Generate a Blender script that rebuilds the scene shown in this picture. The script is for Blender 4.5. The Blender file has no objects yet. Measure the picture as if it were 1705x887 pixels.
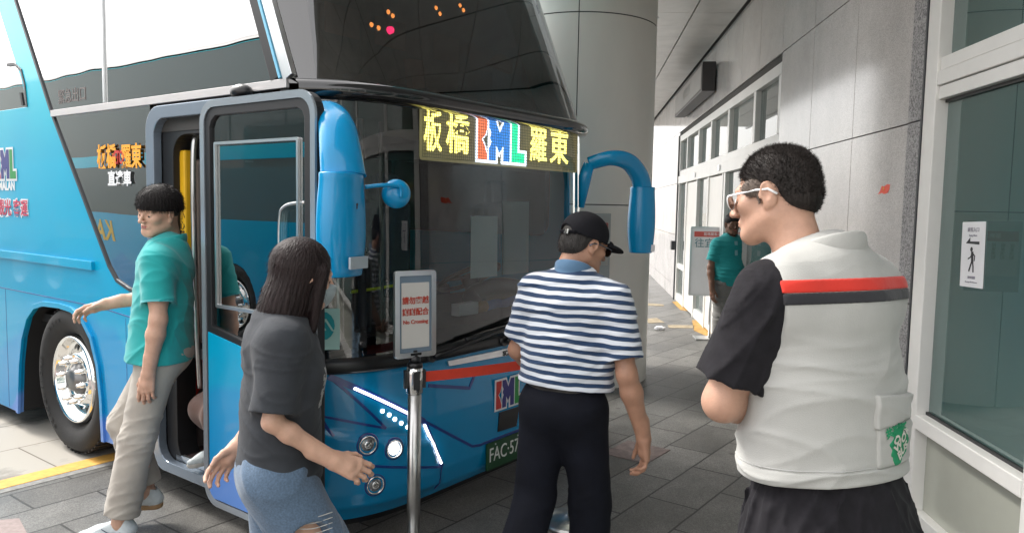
import bpy, bmesh, math, random
import numpy as np
from math import radians, sin, cos, pi, tan
from mathutils import Vector, Matrix, Euler
from mathutils.geometry import tessellate_polygon
random.seed(4)
S = bpy.context.scene
C = S.collection

# ---------------------------------------------------------------- camera
cam = bpy.data.cameras.new("camera"); camo = bpy.data.objects.new("camera", cam); C.objects.link(camo)
cam.sensor_width = 36.0; cam.lens = 36.0 * 1257 / 1705; cam.clip_start = 0.05; cam.clip_end = 2000
PIT = radians(-4.55); ROLL = math.atan(0.019)
fw = Vector((0, cos(PIT), sin(PIT))); r0 = Vector((1, 0, 0)); u0 = r0.cross(fw)
rr = r0 * cos(ROLL) + u0 * sin(ROLL); uu = u0 * cos(ROLL) - r0 * sin(ROLL)
camo.matrix_world = Matrix(((rr.x, uu.x, -fw.x, 0), (rr.y, uu.y, -fw.y, 0), (rr.z, uu.z, -fw.z, 1.72), (0, 0, 0, 1)))
S.camera = camo

# ---------------------------------------------------------------- sky, sun, exposure
W = bpy.data.worlds.new("World"); S.world = W; W.use_nodes = True
wn = W.node_tree.nodes; wl = W.node_tree.links
bg = wn['Background']
sky = wn.new('ShaderNodeTexSky'); sky.sky_type = 'NISHITA'; sky.sun_disc = False
SUN_EL, SUN_AZ = radians(48), radians(-62)      # azimuth from +Y towards +X
sky.sun_elevation = SUN_EL; sky.sun_rotation = SUN_AZ
sky.air_density = 1.0; sky.dust_density = 4.0; sky.ozone_density = 1.0
hs = wn.new('ShaderNodeHueSaturation'); hs.inputs['Saturation'].default_value = 0.30; hs.inputs['Value'].default_value = 1.25
wl.new(sky.outputs[0], hs.inputs['Color']); ov = wn.new('ShaderNodeMix'); ov.data_type = 'RGBA'; ov.inputs[0].default_value = .5; ov.inputs[7].default_value = (6.8, 6.5, 6.2, 1)   # thin bright overcast
wl.new(hs.outputs[0], ov.inputs[6]); wl.new(ov.outputs[2], bg.inputs[0]); bg.inputs[1].default_value = 0.15
sl = bpy.data.lights.new("sun", 'SUN'); sl.energy = 1.2; sl.angle = radians(14); sl.color = (1.0, .96, .9)
so = bpy.data.objects.new("sun", sl); C.objects.link(so)
sd = Vector((sin(SUN_AZ) * cos(SUN_EL), cos(SUN_AZ) * cos(SUN_EL), sin(SUN_EL)))
so.rotation_euler = sd.to_track_quat('Z', 'Y').to_euler(); so.location = (-20, 20, 30)
S.view_settings.view_transform = 'Standard'; S.view_settings.look = 'None'
S.view_settings.exposure = 1.38; S.view_settings.gamma = 1.0; S.view_settings.use_curve_mapping = False
S.cycles.max_bounces = 10; S.cycles.transparent_max_bounces = 16; S.cycles.glossy_bounces = 6
S.cycles.caustics_reflective = False; S.cycles.caustics_refractive = False
S.cycles.sample_clamp_indirect = 6.0
S.cycles.use_denoising = True

# ---------------------------------------------------------------- materials
def lin(r, g=None, b=None):
    if g is None: r, g, b = [int(r[i:i + 2], 16) for i in (0, 2, 4)]
    f = lambda c: (c / 255 / 12.92) if c / 255 <= .04045 else ((c / 255 + .055) / 1.055) ** 2.4
    return (f(r), f(g), f(b), 1)
def nd(t, n, **kw):
    x = t.nodes.new(n)
    for k, v in kw.items():
        if k in x.inputs: x.inputs[k].default_value = v
        else: setattr(x, k, v)
    return x
def mat(name, col, rough=.5, metal=0., var=.12, vs=6., bump=0., bs=60., coat=0., emit=None, es=0., spec=.5, stretch=None, sheen=0., sss=0.):
    m = bpy.data.materials.new(name); m.use_nodes = True; t = m.node_tree
    b = t.nodes['Principled BSDF']
    tc = nd(t, 'ShaderNodeTexCoord'); src = tc.outputs['Object']
    if stretch:
        mp = nd(t, 'ShaderNodeMapping'); mp.inputs['Scale'].default_value = stretch
        t.links.new(src, mp.inputs[0]); src = mp.outputs[0]
    if var > 0:
        n = nd(t, 'ShaderNodeTexNoise'); n.inputs['Scale'].default_value = vs; n.inputs['Detail'].default_value = 5; n.inputs['Roughness'].default_value = .6
        t.links.new(src, n.inputs['Vector'])
        cr = nd(t, 'ShaderNodeMapRange'); cr.inputs[1].default_value = .3; cr.inputs[2].default_value = .7
        cr.inputs[3].default_value = 1 - var; cr.inputs[4].default_value = 1 + var
        t.links.new(n.outputs[0], cr.inputs[0])
        mx = nd(t, 'ShaderNodeVectorMath', operation='SCALE'); mx.inputs[0].default_value = col[:3]
        t.links.new(cr.outputs[0], mx.inputs['Scale']); t.links.new(mx.outputs[0], b.inputs['Base Color'])
    else: b.inputs['Base Color'].default_value = col
    b.inputs['Roughness'].default_value = rough; b.inputs['Metallic'].default_value = metal
    b.inputs['Specular IOR Level'].default_value = spec
    if coat: b.inputs['Coat Weight'].default_value = coat; b.inputs['Coat Roughness'].default_value = .04
    if sheen: b.inputs['Sheen Weight'].default_value = sheen
    if sss:
        b.inputs['Subsurface Weight'].default_value = sss; b.inputs['Subsurface Radius'].default_value = (.02, .008, .004); b.inputs['Subsurface Scale'].default_value = .5
    if bump:
        n2 = nd(t, 'ShaderNodeTexNoise'); n2.inputs['Scale'].default_value = bs; n2.inputs['Detail'].default_value = 4
        t.links.new(src, n2.inputs['Vector'])
        bp = nd(t, 'ShaderNodeBump'); bp.inputs['Strength'].default_value = bump; bp.inputs['Distance'].default_value = .01
        t.links.new(n2.outputs[0], bp.inputs['Height']); t.links.new(bp.outputs[0], b.inputs['Normal'])
    if emit: b.inputs['Emission Color'].default_value = emit; b.inputs['Emission Strength'].default_value = es
    return m
def glass(name, tint, base=.06, k=1.6, rough=0.0, gcol=(1, 1, 1, 1), wav=0., body=None):
    """a pane: tinted see-through film plus a mirror reflection that grows at grazing angles"""
    m = bpy.data.materials.new(name); m.use_nodes = True; t = m.node_tree; t.nodes.remove(t.nodes['Principled BSDF'])
    out = t.nodes['Material Output']
    tr = nd(t, 'ShaderNodeBsdfTransparent'); tr.inputs[0].default_value = tint
    gl = nd(t, 'ShaderNodeBsdfGlossy'); gl.inputs['Color'].default_value = gcol; gl.inputs['Roughness'].default_value = rough
    fr = nd(t, 'ShaderNodeFresnel'); fr.inputs[0].default_value = 1.5
    ma = nd(t, 'ShaderNodeMath', operation='MULTIPLY_ADD', use_clamp=True); ma.inputs[1].default_value = k; ma.inputs[2].default_value = base
    t.links.new(fr.outputs[0], ma.inputs[0])
    if wav:
        tc = nd(t, 'ShaderNodeTexCoord'); n = nd(t, 'ShaderNodeTexNoise'); n.inputs['Scale'].default_value = 1.6; n.inputs['Detail'].default_value = 1
        t.links.new(tc.outputs['Object'], n.inputs['Vector'])
        bp = nd(t, 'ShaderNodeBump'); bp.inputs['Strength'].default_value = wav; bp.inputs['Distance'].default_value = .02
        t.links.new(n.outputs[0], bp.inputs['Height']); t.links.new(bp.outputs[0], gl.inputs['Normal'])
    mx = nd(t, 'ShaderNodeMixShader'); t.links.new(ma.outputs[0], mx.inputs[0]); src_ = tr.outputs[0]
    if body:
        df = nd(t, 'ShaderNodeBsdfDiffuse'); df.inputs[0].default_value = body[0]; m2 = nd(t, 'ShaderNodeMixShader'); m2.inputs[0].default_value = body[1]; t.links.new(src_, m2.inputs[1]); t.links.new(df.outputs[0], m2.inputs[2]); src_ = m2.outputs[0]
    t.links.new(src_, mx.inputs[1]); t.links.new(gl.outputs[0], mx.inputs[2])
    t.links.new(mx.outputs[0], out.inputs[0])
    return m
def emis(name, col, s):
    m = bpy.data.materials.new(name); m.use_nodes = True; t = m.node_tree; b = t.nodes['Principled BSDF']
    b.inputs['Base Color'].default_value = (0.02, .02, .02, 1); b.inputs['Emission Color'].default_value = col; b.inputs['Emission Strength'].default_value = s
    return m

# ---------------------------------------------------------------- objects
def link(name, me, parent=None, M=None):
    o = bpy.data.objects.new(name, me); C.objects.link(o)
    if parent: o.parent = parent
    if M is not None: o.matrix_local = M
    return o
def tag(o, label=None, cat=None, group=None, kind=None):
    if label: o['label'] = label
    if cat: o['category'] = cat
    if group: o['group'] = group
    if kind: o['kind'] = kind
    return o
def empty(name, loc=(0, 0, 0), rz=0., **kw):
    o = bpy.data.objects.new(name, None); C.objects.link(o); o.location = loc; o.rotation_euler = (0, 0, rz); o.empty_display_size = .2
    return tag(o, **kw)
def dup(o, parent=None):
    c = o.copy(); C.objects.link(c)
    if parent: c.parent = parent
    for ch in list(o.children): dup(ch, c)
    return c
class MB:
    def __init__(s): s.v = []; s.f = []; s.mi = []; s.sm = []
    def add(s, v, f, mi=0, sm=False):
        n = len(s.v); s.v += [tuple(p) for p in v]; s.f += [tuple(i + n for i in q) for q in f]; s.mi += [mi] * len(f); s.sm += [sm] * len(f); return s
    def box(s, a, b, mi=0, bev=0., M=None):
        bm = bmesh.new(); bmesh.ops.create_cube(bm, size=1)
        for v in bm.verts: v.co = Vector([(a[i] + b[i]) / 2 + v.co[i] * abs(b[i] - a[i]) for i in range(3)])
        if bev: bmesh.ops.bevel(bm, geom=bm.edges[:], offset=bev, segments=2, affect='EDGES', profile=.5)
        return s.bm(bm, mi, M)
    def bm(s, bm, mi=0, M=None, sm=False):
        bm.verts.ensure_lookup_table(); bm.verts.index_update()
        v = [(M @ x.co if M is not None else x.co)[:] for x in bm.verts]; f = [[x.index for x in q.verts] for q in bm.faces]
        bm.free(); return s.add(v, f, mi, sm)
    def tube(s, pts, r, n=10, mi=0, cap=True, sq=(1, 1), up=None):
        pts = [Vector(p) for p in pts]; rs = r if isinstance(r, (list, tuple)) else [r] * len(pts)
        v = []; f = []; U = Vector(up) if up else None
        for i, p in enumerate(pts):
            d = (pts[min(i + 1, len(pts) - 1)] - pts[max(i - 1, 0)]).normalized()
            if U is None: U = d.orthogonal().normalized()
            U = (U - d * U.dot(d)).normalized(); V = d.cross(U)
            for k in range(n):
                a = 2 * pi * k / n; v.append(p + U * cos(a) * rs[i] * sq[0] + V * sin(a) * rs[i] * sq[1])
        for i in range(len(pts) - 1):
            for k in range(n): f.append((i * n + k, i * n + (k + 1) % n, (i + 1) * n + (k + 1) % n, (i + 1) * n + k))
        s.add(v, f, mi, True)
        if cap:
            m = len(s.v) - len(v)
            s.f.append(tuple(m + k for k in range(n))[::-1]); s.f.append(tuple(m + (len(pts) - 1) * n + k for k in range(n))); s.mi += [mi] * 2; s.sm += [False] * 2
        return s
    def lathe(s, prof, n=32, axis='z', o=(0, 0, 0), mi=0, cap=True):
        """prof: (radius, height) pairs"""
        v = []; f = []; o = Vector(o)
        for (r, h) in prof:
            for k in range(n):
                a = 2 * pi * k / n; c, d = r * cos(a), r * sin(a)
                v.append(o + Vector({'z': (c, d, h), 'x': (h, c, d), 'y': (d, h, c)}[axis]))
        for i in range(len(prof) - 1):
            for k in range(n): f.append((i * n + k, i * n + (k + 1) % n, (i + 1) * n + (k + 1) % n, (i + 1) * n + k))
        s.add(v, f, mi, True)
        if cap:
            m = len(s.v) - len(v)
            s.f.append(tuple(m + k for k in range(n))[::-1]); s.f.append(tuple(m + (len(prof) - 1) * n + k for k in range(n))); s.mi += [mi] * 2; s.sm += [False] * 2
        return s
    def slab(s, poly, fn, th, mi=0, holes=()):
        """2-d polygon (with holes) mapped through fn(u,v,depth), from depth 0 to th"""
        loops = [list(poly)] + [list(h) for h in holes]
        flat = [p for l in loops for p in l]; n = len(flat)
        tri = tessellate_polygon([[Vector((p[0], p[1], 0)) for p in l] for l in loops])
        v = [fn(p[0], p[1], 0) for p in flat] + [fn(p[0], p[1], th) for p in flat]
        f = [tuple(t) for t in tri] + [tuple(i + n for i in t[::-1]) for t in tri]
        b = 0
        for l in loops:
            m = len(l)
            for i in range(m): f.append((b + i, b + (i + 1) % m, b + (i + 1) % m + n, b + i + n))
            b += m
        return s.add(v, f, mi)
    def grid(s, fn, us, vs, mi=0, sm=True):
        v = [fn(u, w) for w in vs for u in us]; n = len(us)
        f = [(j * n + i, j * n + i + 1, (j + 1) * n + i + 1, (j + 1) * n + i) for j in range(len(vs) - 1) for i in range(n - 1)]
        return s.add(v, f, mi, sm)
    def build(s, name, mats, parent=None, M=None, bev=0., fix=True):
        me = bpy.data.meshes.new(name); me.from_pydata(s.v, [], s.f)
        if not isinstance(mats, (list, tuple)): mats = [mats]
        for m in mats: me.materials.append(m)
        me.polygons.foreach_set('material_index', s.mi); me.polygons.foreach_set('use_smooth', s.sm)
        if fix:
            bm = bmesh.new(); bm.from_mesh(me); bmesh.ops.recalc_face_normals(bm, faces=bm.faces[:]); bm.to_mesh(me); bm.free()
        me.update()
        o = link(name, me, parent, M)
        if bev:
            md = o.modifiers.new('bevel', 'BEVEL'); md.width = bev; md.segments = 2; md.limit_method = 'ANGLE'; md.angle_limit = radians(40)
        return o
def text(name, body, size, M, m, parent=None, ext=.001, align='CENTER', bold=.0, sx=1.):
    """lettering as a flat mesh; M places its x-right y-up plane"""
    c = bpy.data.curves.new(name, 'FONT'); c.body = body; c.size = size; c.extrude = ext; c.align_x = align; c.align_y = 'CENTER'; c.offset = bold; c.resolution_u = 3
    o = bpy.data.objects.new(name, c); C.objects.link(o)
    bpy.context.view_layer.update()
    me = bpy.data.meshes.new_from_object(o.evaluated_get(bpy.context.evaluated_depsgraph_get()))
    bpy.data.objects.remove(o); me.materials.clear(); me.materials.append(m)
    for v in me.vertices: v.co.x *= sx
    me.name = name
    return link(name, me, parent, M)
def frame(o, x, y, z=None):
    x = Vector(x).normalized(); y = Vector(y).normalized(); z = x.cross(y).normalized()
    return Matrix(((x.x, y.x, z.x, o[0]), (x.y, y.y, z.y, o[1]), (x.z, y.z, z.z, o[2]), (0, 0, 0, 1)))
def bez(pts, n=12):
    """smooth polyline through points"""
    P = [Vector(p) for p in pts]; out = []
    for i in range(len(P) - 1):
        a, b, c, d = P[max(i - 1, 0)], P[i], P[i + 1], P[min(i + 2, len(P) - 1)]
        for k in range(n):
            t = k / n; out.append(.5 * ((2 * b) + (c - a) * t + (2 * a - 5 * b + 4 * c - d) * t * t + (3 * b - a - 3 * c + d) * t ** 3))
    return out + [P[-1]]
def rrect(x0, y0, x1, y1, r, n=6):
    o = []
    for cx, cy, a in ((x1 - r, y0 + r, -90), (x1 - r, y1 - r, 0), (x0 + r, y1 - r, 90), (x0 + r, y0 + r, 180)):
        for k in range(n + 1):
            t = radians(a + 90 * k / n); o.append((cx + r * cos(t), cy + r * sin(t)))
    return o
# ================================================================ colours shared by many things
BUSROT = radians(53.5); BUSLOC = Vector((-.05, 4.4, 0)); WALLROT = radians(-5.3)
M_black = mat('black plastic', lin(18, 19, 22), .35, var=.1, vs=20)
M_rubber = mat('rubber', lin(38, 37, 37), .75, var=.18, vs=9, bump=.15, bs=90)
M_steel = mat('brushed steel', (.55, .55, .54, 1), .28, 1., var=.08, vs=30, bump=.03, bs=200)
M_alu = mat('aluminium', (.72, .73, .74, 1), .32, 1., var=.05)
M_chrome = mat('polished wheel metal', (.86, .86, .85, 1), .09, 1., var=.04)
M_frame = mat('white painted frame', (.80, .79, .76, 1), .38, var=.05, vs=3, bump=.02)
M_paper = mat('paper', (.80, .80, .82, 1), .7, var=.03)
M_ink = mat('black ink', (.02, .02, .025, 1), .6, var=0)
M_inkgrey = mat('grey ink', (.32, .31, .36, 1), .6, var=0)
M_red = mat('red ink', lin(196, 50, 42), .55, var=0)
M_darkgrey = mat('dark grey trim', lin(52, 54, 58), .4, var=.1)

# ================================================================ ground
def mat_conc():
    m = bpy.data.materials.new('road concrete'); m.use_nodes = True; t = m.node_tree; b = t.nodes['Principled BSDF']
    tc = nd(t, 'ShaderNodeTexCoord')
    n = nd(t, 'ShaderNodeTexNoise'); n.inputs['Scale'].default_value = 1.1; n.inputs['Detail'].default_value = 8; n.inputs['Roughness'].default_value = .65
    t.links.new(tc.outputs['Object'], n.inputs['Vector'])
    r = nd(t, 'ShaderNodeValToRGB'); r.color_ramp.elements[0].position = .34; r.color_ramp.elements[0].color = (.10, .095, .085, 1)
    r.color_ramp.elements[1].position = .5; r.color_ramp.elements[1].color = (.46, .43, .38, 1)
    t.links.new(n.outputs[0], r.inputs[0])
    br = nd(t, 'ShaderNodeTexBrick'); br.inputs['Scale'].default_value = 1; br.inputs['Brick Width'].default_value = .95; br.inputs['Row Height'].default_value = .62; br.inputs['Mortar Size'].default_value = .006; br.inputs['Mortar Smooth'].default_value = .3
    br.inputs['Color1'].default_value = (1, 1, 1, 1); br.inputs['Color2'].default_value = (.86, .86, .86, 1); br.inputs['Mortar'].default_value = (.35, .33, .3, 1)
    t.links.new(tc.outputs['Object'], br.inputs['Vector'])
    mx = nd(t, 'ShaderNodeMix', data_type='RGBA', blend_type='MULTIPLY'); mx.inputs[0].default_value = 1
    t.links.new(r.outputs[0], mx.inputs[6]); t.links.new(br.outputs[0], mx.inputs[7]); t.links.new(mx.outputs[2], b.inputs['Base Color'])
    b.inputs['Roughness'].default_value = .8
    return m
def mat_paver():
    m = bpy.data.materials.new('granite pavers'); m.use_nodes = True; t = m.node_tree; b = t.nodes['Principled BSDF']
    tc = nd(t, 'ShaderNodeTexCoord')
    br = nd(t, 'ShaderNodeTexBrick'); br.offset = .5; br.inputs['Scale'].default_value = 1; br.inputs['Brick Width'].default_value = .67; br.inputs['Row Height'].default_value = .322
    br.inputs['Mortar Size'].default_value = .0065; br.inputs['Mortar Smooth'].default_value = .15; br.inputs['Bias'].default_value = -.1
    br.inputs['Color1'].default_value = (.125, .121, .112, 1); br.inputs['Color2'].default_value = (.185, .180, .168, 1); br.inputs['Mortar'].default_value = (.028, .026, .024, 1)
    mp = nd(t, 'ShaderNodeMapping'); mp.inputs['Location'].default_value = (.12, .055, 0)
    nw = nd(t, 'ShaderNodeTexNoise'); nw.inputs['Scale'].default_value = 3.0; t.links.new(tc.outputs['Object'], nw.inputs['Vector'])
    nm = nd(t, 'ShaderNodeVectorMath', operation='MULTIPLY_ADD'); nm.inputs[1].default_value = (.012, .012, 0)
    t.links.new(nw.outputs['Color'], nm.inputs[0]); t.links.new(tc.outputs['Object'], nm.inputs[2])
    t.links.new(nm.outputs[0], mp.inputs[0]); t.links.new(mp.outputs[0], br.inputs['Vector'])
    sp = nd(t, 'ShaderNodeTexNoise'); sp.inputs['Scale'].default_value = 170; sp.inputs['Detail'].default_value = 2; t.links.new(tc.outputs['Object'], sp.inputs['Vector'])
    s1 = nd(t, 'ShaderNodeMapRange'); s1.inputs[1].default_value = .35; s1.inputs[2].default_value = .65; s1.inputs[3].default_value = .62; s1.inputs[4].default_value = 1.4; t.links.new(sp.outputs[0], s1.inputs[0])
    st = nd(t, 'ShaderNodeTexNoise'); st.inputs['Scale'].default_value = 1.9; st.inputs['Detail'].default_value = 7; st.inputs['Roughness'].default_value = .7; t.links.new(tc.outputs['Object'], st.inputs['Vector'])
    s2 = nd(t, 'ShaderNodeMapRange'); s2.inputs[1].default_value = .3; s2.inputs[2].default_value = .65; s2.inputs[3].default_value = .5; s2.inputs[4].default_value = 1.15; t.links.new(st.outputs[0], s2.inputs[0])
    mu = nd(t, 'ShaderNodeMath', operation='MULTIPLY'); t.links.new(s1.outputs[0], mu.inputs[0]); t.links.new(s2.outputs[0], mu.inputs[1])
    vm = nd(t, 'ShaderNodeVectorMath', operation='SCALE'); t.links.new(br.outputs[0], vm.inputs[0]); t.links.new(mu.outputs[0], vm.inputs['Scale'])
    vo = nd(t, 'ShaderNodeTexVoronoi'); vo.inputs['Scale'].default_value = 2.6; t.links.new(nm.outputs[0], vo.inputs['Vector'])
    vr = nd(t, 'ShaderNodeMapRange'); vr.inputs[1].default_value = .045; vr.inputs[2].default_value = .075; vr.inputs[3].default_value = .5; vr.inputs[4].default_value = 1.0; t.links.new(vo.outputs['Distance'], vr.inputs[0])
    v2 = nd(t, 'ShaderNodeVectorMath', operation='SCALE'); t.links.new(vm.outputs[0], v2.inputs[0]); t.links.new(vr.outputs[0], v2.inputs['Scale']); t.links.new(v2.outputs[0], b.inputs['Base Color'])
    rr_ = nd(t, 'ShaderNodeMapRange'); rr_.inputs[3].default_value = .32; rr_.inputs[4].default_value = .62; t.links.new(st.outputs[0], rr_.inputs[0]); t.links.new(rr_.outputs[0], b.inputs['Roughness'])
    bp = nd(t, 'ShaderNodeBump'); bp.inputs['Strength'].default_value = .7; bp.inputs['Distance'].default_value = .006; bp.invert = True
    t.links.new(br.outputs['Fac'], bp.inputs['Height'])
    bp2 = nd(t, 'ShaderNodeBump'); bp2.inputs['Strength'].default_value = .25; bp2.inputs['Distance'].default_value = .003
    t.links.new(sp.outputs[0], bp2.inputs['Height']); t.links.new(bp.outputs[0], bp2.inputs['Normal']); t.links.new(bp2.outputs[0], b.inputs['Normal'])
    return m
M_conc = mat_conc(); M_paver = mat_paver()
def sheet(name, poly, z, m, rz=0., loc=(0, 0), kind='structure', **kw):
    mb = MB(); mb.slab(poly, lambda u, v, d: (u, v, d), .003)
    o = mb.build(name, m); o.location = (loc[0], loc[1], z - .003); o.rotation_euler = (0, 0, rz); return tag(o, kind=kind, **kw)
g = MB().add([(-300, -300, 0), (300, -300, 0), (300, 300, 0), (-300, 300, 0)], [(0, 1, 2, 3)]).build('ground', M_conc); g.location = (BUSLOC.x, BUSLOC.y, -.006); g.rotation_euler = (0, 0, BUSROT); tag(g, kind='structure')
sheet('pavement', [(-2.05, 2.30), (-9, 2.30), (-9, -14), (14, -14), (42, 2.0), (42, 36), (1.7, 30), (1.7, 2.30)], 0, M_paver, BUSROT, BUSLOC)
M_yel = mat('yellow road paint', lin(226, 172, 84), .6, var=.22, vs=14, bump=.1, bs=120)
M_worn = mat('worn yellow paint', lin(176, 136, 70), .7, var=.38, vs=9)
M_cream = mat('worn cream paint', lin(160, 146, 122), .7, var=.3, vs=9)
sheet('yellow_line', [(-12, 2.325), (1.7, 2.325), (1.7, 2.478), (-12, 2.478)], .004, M_yel, BUSROT, BUSLOC)
sheet('kerb_edging', [(-12, 2.25), (1.7, 2.25), (1.7, 2.318), (-12, 2.318)], .003, mat('kerb edging stone', (.24, .235, .22, 1), .7, var=.3, vs=25), BUSROT, BUSLOC)
sheet('pink_paving', [(-3.2, 3.75), (-2.62, 3.93), (-2.2, 3.45), (-2.0, 2.9), (-2.4, 0), (-5, 0), (-5, 3.2)], .004, mat('pinkish paving', (.30, .235, .22, 1), .7, var=.15, vs=40, bump=.1, bs=150))
for i, (p, m_) in enumerate([([(2.40, 13.75), (2.76, 13.60), (2.72, 13.35), (2.36, 13.40)], M_cream), ([(3.0, 14.01), (3.2, 14.13), (3.2, 13.2), (3.06, 12.7), (2.91, 12.88)], M_worn),
        ([(2.1, 11.75), (2.31, 11.86), (2.34, 11.4), (2.08, 11.3)], M_cream), ([(2.34, 11.16), (2.72, 11.17), (2.68, 10.90), (2.30, 10.89)], M_cream), ([(2.83, 11.7), (3.02, 11.73), (2.70, 10.1), (2.62, 10.7)], M_worn)]):
    sheet('yellow_marking', p, .004, m_)
sheet('floor_cover', [(1.06, -.44), (1.44, -.44), (1.44, -.10), (1.06, -.10)], .004, mat('rusty cover', (.17, .13, .12, 1), .6, var=.4, vs=12, bump=.2), BUSROT, BUSLOC, kind=None, label='square reddish-brown metal cover set in the grey paving', cat='manhole cover')
bm = bmesh.new(); bmesh.ops.create_icosphere(bm, subdivisions=3, radius=.055)
for v in bm.verts:
    k = .55 + .7 * abs(sin(v.co.x * 83 + v.co.y * 61) * cos(v.co.z * 97 + v.co.x * 40)); v.co = Vector((v.co.x * k * 1.4, v.co.y * k, max(-.02, v.co.z * k * .6)))
t_ = MB().bm(bm).build('paper_scrap', M_paper); t_.location = (2.14, 10.75, .02); tag(t_, 'crumpled white tissue paper lying on the grey paving', 'litter')
for i, (x, y) in enumerate([(-2.25, 3.4), (1.0, 4.2), (1.45, 3.9)]):
    pass
# ================================================================ station building (frame: x = distance to the right, y = along the wall)
WD = 1.78
def broot(name, y, **kw):
    o = empty(name, (0, 0, 0), 0, **kw); R = Matrix.Rotation(WALLROT, 4, 'Z'); o.matrix_world = R @ Matrix.Translation((WD, y, 0)); return o
def mat_granite(name, c1, c2, rough, vs=320):
    m = bpy.data.materials.new(name); m.use_nodes = True; t = m.node_tree; b = t.nodes['Principled BSDF']
    tc = nd(t, 'ShaderNodeTexCoord')
    n = nd(t, 'ShaderNodeTexVoronoi'); n.inputs['Scale'].default_value = vs; t.links.new(tc.outputs['Object'], n.inputs['Vector'])
    sep = nd(t, 'ShaderNodeSeparateColor'); t.links.new(n.outputs['Color'], sep.inputs[0])
    r = nd(t, 'ShaderNodeValToRGB'); r.color_ramp.elements[0].color = c1; r.color_ramp.elements[1].color = c2
    r.color_ramp.elements[0].position = .1; r.color_ramp.elements[1].position = .75
    t.links.new(sep.outputs[0], r.inputs[0])
    n2 = nd(t, 'ShaderNodeTexNoise'); n2.inputs['Scale'].default_value = 1.2; n2.inputs['Detail'].default_value = 8; n2.inputs['Roughness'].default_value = .7; t.links.new(tc.outputs['Object'], n2.inputs['Vector'])
    mr = nd(t, 'ShaderNodeMapRange'); mr.inputs[1].default_value = .3; mr.inputs[2].default_value = .7; mr.inputs[3].default_value = .74; mr.inputs[4].default_value = 1.1; t.links.new(n2.outputs[0], mr.inputs[0])
    vm = nd(t, 'ShaderNodeVectorMath', operation='SCALE'); t.links.new(r.outputs[0], vm.inputs[0]); t.links.new(mr.outputs[0], vm.inputs['Scale']); t.links.new(vm.outputs[0], b.inputs['Base Color'])
    b.inputs['Roughness'].default_value = rough; b.inputs['Specular IOR Level'].default_value = .7
    return m
M_gran = mat_granite('polished granite', (.50, .475, .46, 1), (.76, .73, .715, 1), .13)
M_granr = mat_granite('rough granite', (.16, .155, .16, 1), (.42, .41, .41, 1), .7, 120)
M_joint = mat('stone joint', (.06, .058, .055, 1), .8, var=0)
# granite wall: panels on a dark backing
GZ = [0, .27, 1.235, 2.215, 3.17, 4.03]
def panels(mb, ys, zs, x0=0., th=.03, gap=.004):
    for a, b in zip(ys[:-1], ys[1:]):
        for c, d in zip(zs[:-1], zs[1:]): mb.box((x0, a + gap, c + gap), (x0 + th, b - gap, d - gap))
w = broot('granite_wall', 0, label='long grey polished granite wall of the station with dark joints', cat='wall')
mb = MB(); panels(mb, [4.40, 5.30, 6.27, 7.25], GZ)
panels(mb, [7.25 + .92 * i for i in range(9)], [3.17, 4.03])
panels(mb, [14.62 + .95 * i for i in range(26)], GZ)
panels(mb, [-8 + .95 * i for i in range(13)] + [4.22], [4.03 - .62, 4.03])
mb.build('stone_panels', M_gran, w)
mb = MB(); mb.box((.026, 4.22, 0), (.4, 7.25, 4.03)); mb.box((.026, 7.25, 3.10), (.4, 14.62, 4.03)); mb.box((.026, 14.62, 0), (.4, 40, 4.03)); mb.box((.026, -8, 3.43), (.4, 4.22, 4.03)); mb.build('wall_backing', M_joint, w)
mb = MB(); panels(mb, [4.22, 4.40], GZ, -.012, .035, .004); mb.build('rough_stone_edge', M_granr, w)
# doors
d = broot('entrance_doors', 7.25, label='row of white framed glass doors with transom windows in the granite wall', cat='doors')
L_ = 14.60 - 7.25
M_dglass = glass('door glass', (.42, .52, .50, 1), .06, 1.0, body=((.20, .26, .25, 1), .5))
M_white = mat('white door panel', (.72, .70, .66, 1), .35, var=.05, vs=2)
mb = MB(); mb.box((.0, 0, 2.98), (.13, L_, 3.09), bev=.004); mb.build('top_rail', M_frame, d)
mb = MB(); mb.box((-.01, 0, 2.20), (.13, L_, 2.34), bev=.004); mb.box((.012, 0, 2.345), (.11, L_, 2.44), bev=.004); mb.build('transom_rail', M_frame, d)
ty = [.05, 1.09, 2.54, 3.83, 5.01, 6.32, L_ - .05]
for y in ty: MB().box((.003, y - .05, 2.44), (.12, y + .05, 2.98), bev=.004).build('mullion', M_frame, d)
for a, b in zip(ty[:-1], ty[1:]): MB().box((.06, a + .05, 2.44), (.07, b - .05, 2.98)).build('transom_pane', M_dglass, d)
for y, wdt in [(.05, .10), (2.66, .10), (2.80, .06), (5.03, .07), (6.24, .07), (L_ - .05, .10)]:
    MB().box((.003, y - wdt / 2, 0), (.125, y + wdt / 2, 2.20), bev=.004).build('door_post', M_frame, d)
def leafg(y0, y1, zr=.62):
    MB().box((.055, y0, zr + .09), (.065, y1, 2.20)).build('door_pane', M_dglass, d)
    MB().box((.055, y0, .14), (.065, y1, zr)).build('door_pane', M_dglass, d)
    MB().box((.02, y0, zr), (.10, y1, zr + .09), bev=.004).build('door_rail', M_frame, d)
    MB().box((.02, y0, 0), (.10, y1, .14), bev=.004).build('door_rail', M_frame, d)
leafg(.10, 1.4); MB().box((.003, 1.4, 0), (.12, 1.5, 2.2), bev=.004).build('door_post', M_frame, d); leafg(1.5, 2.61)
MB().box((.02, 2.85, .02), (.09, 3.90, 2.18), bev=.004).build('door_panel', M_white, d)
MB().box((.003, 3.90, 0), (.12, 3.97, 2.2), bev=.004).build('door_post', M_frame, d)
leafg(3.97, 4.995); MB().box((.02, 5.065, .02), (.09, 6.205, 2.18), bev=.004).build('door_panel', M_white, d); leafg(6.275, L_ - .1)
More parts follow.
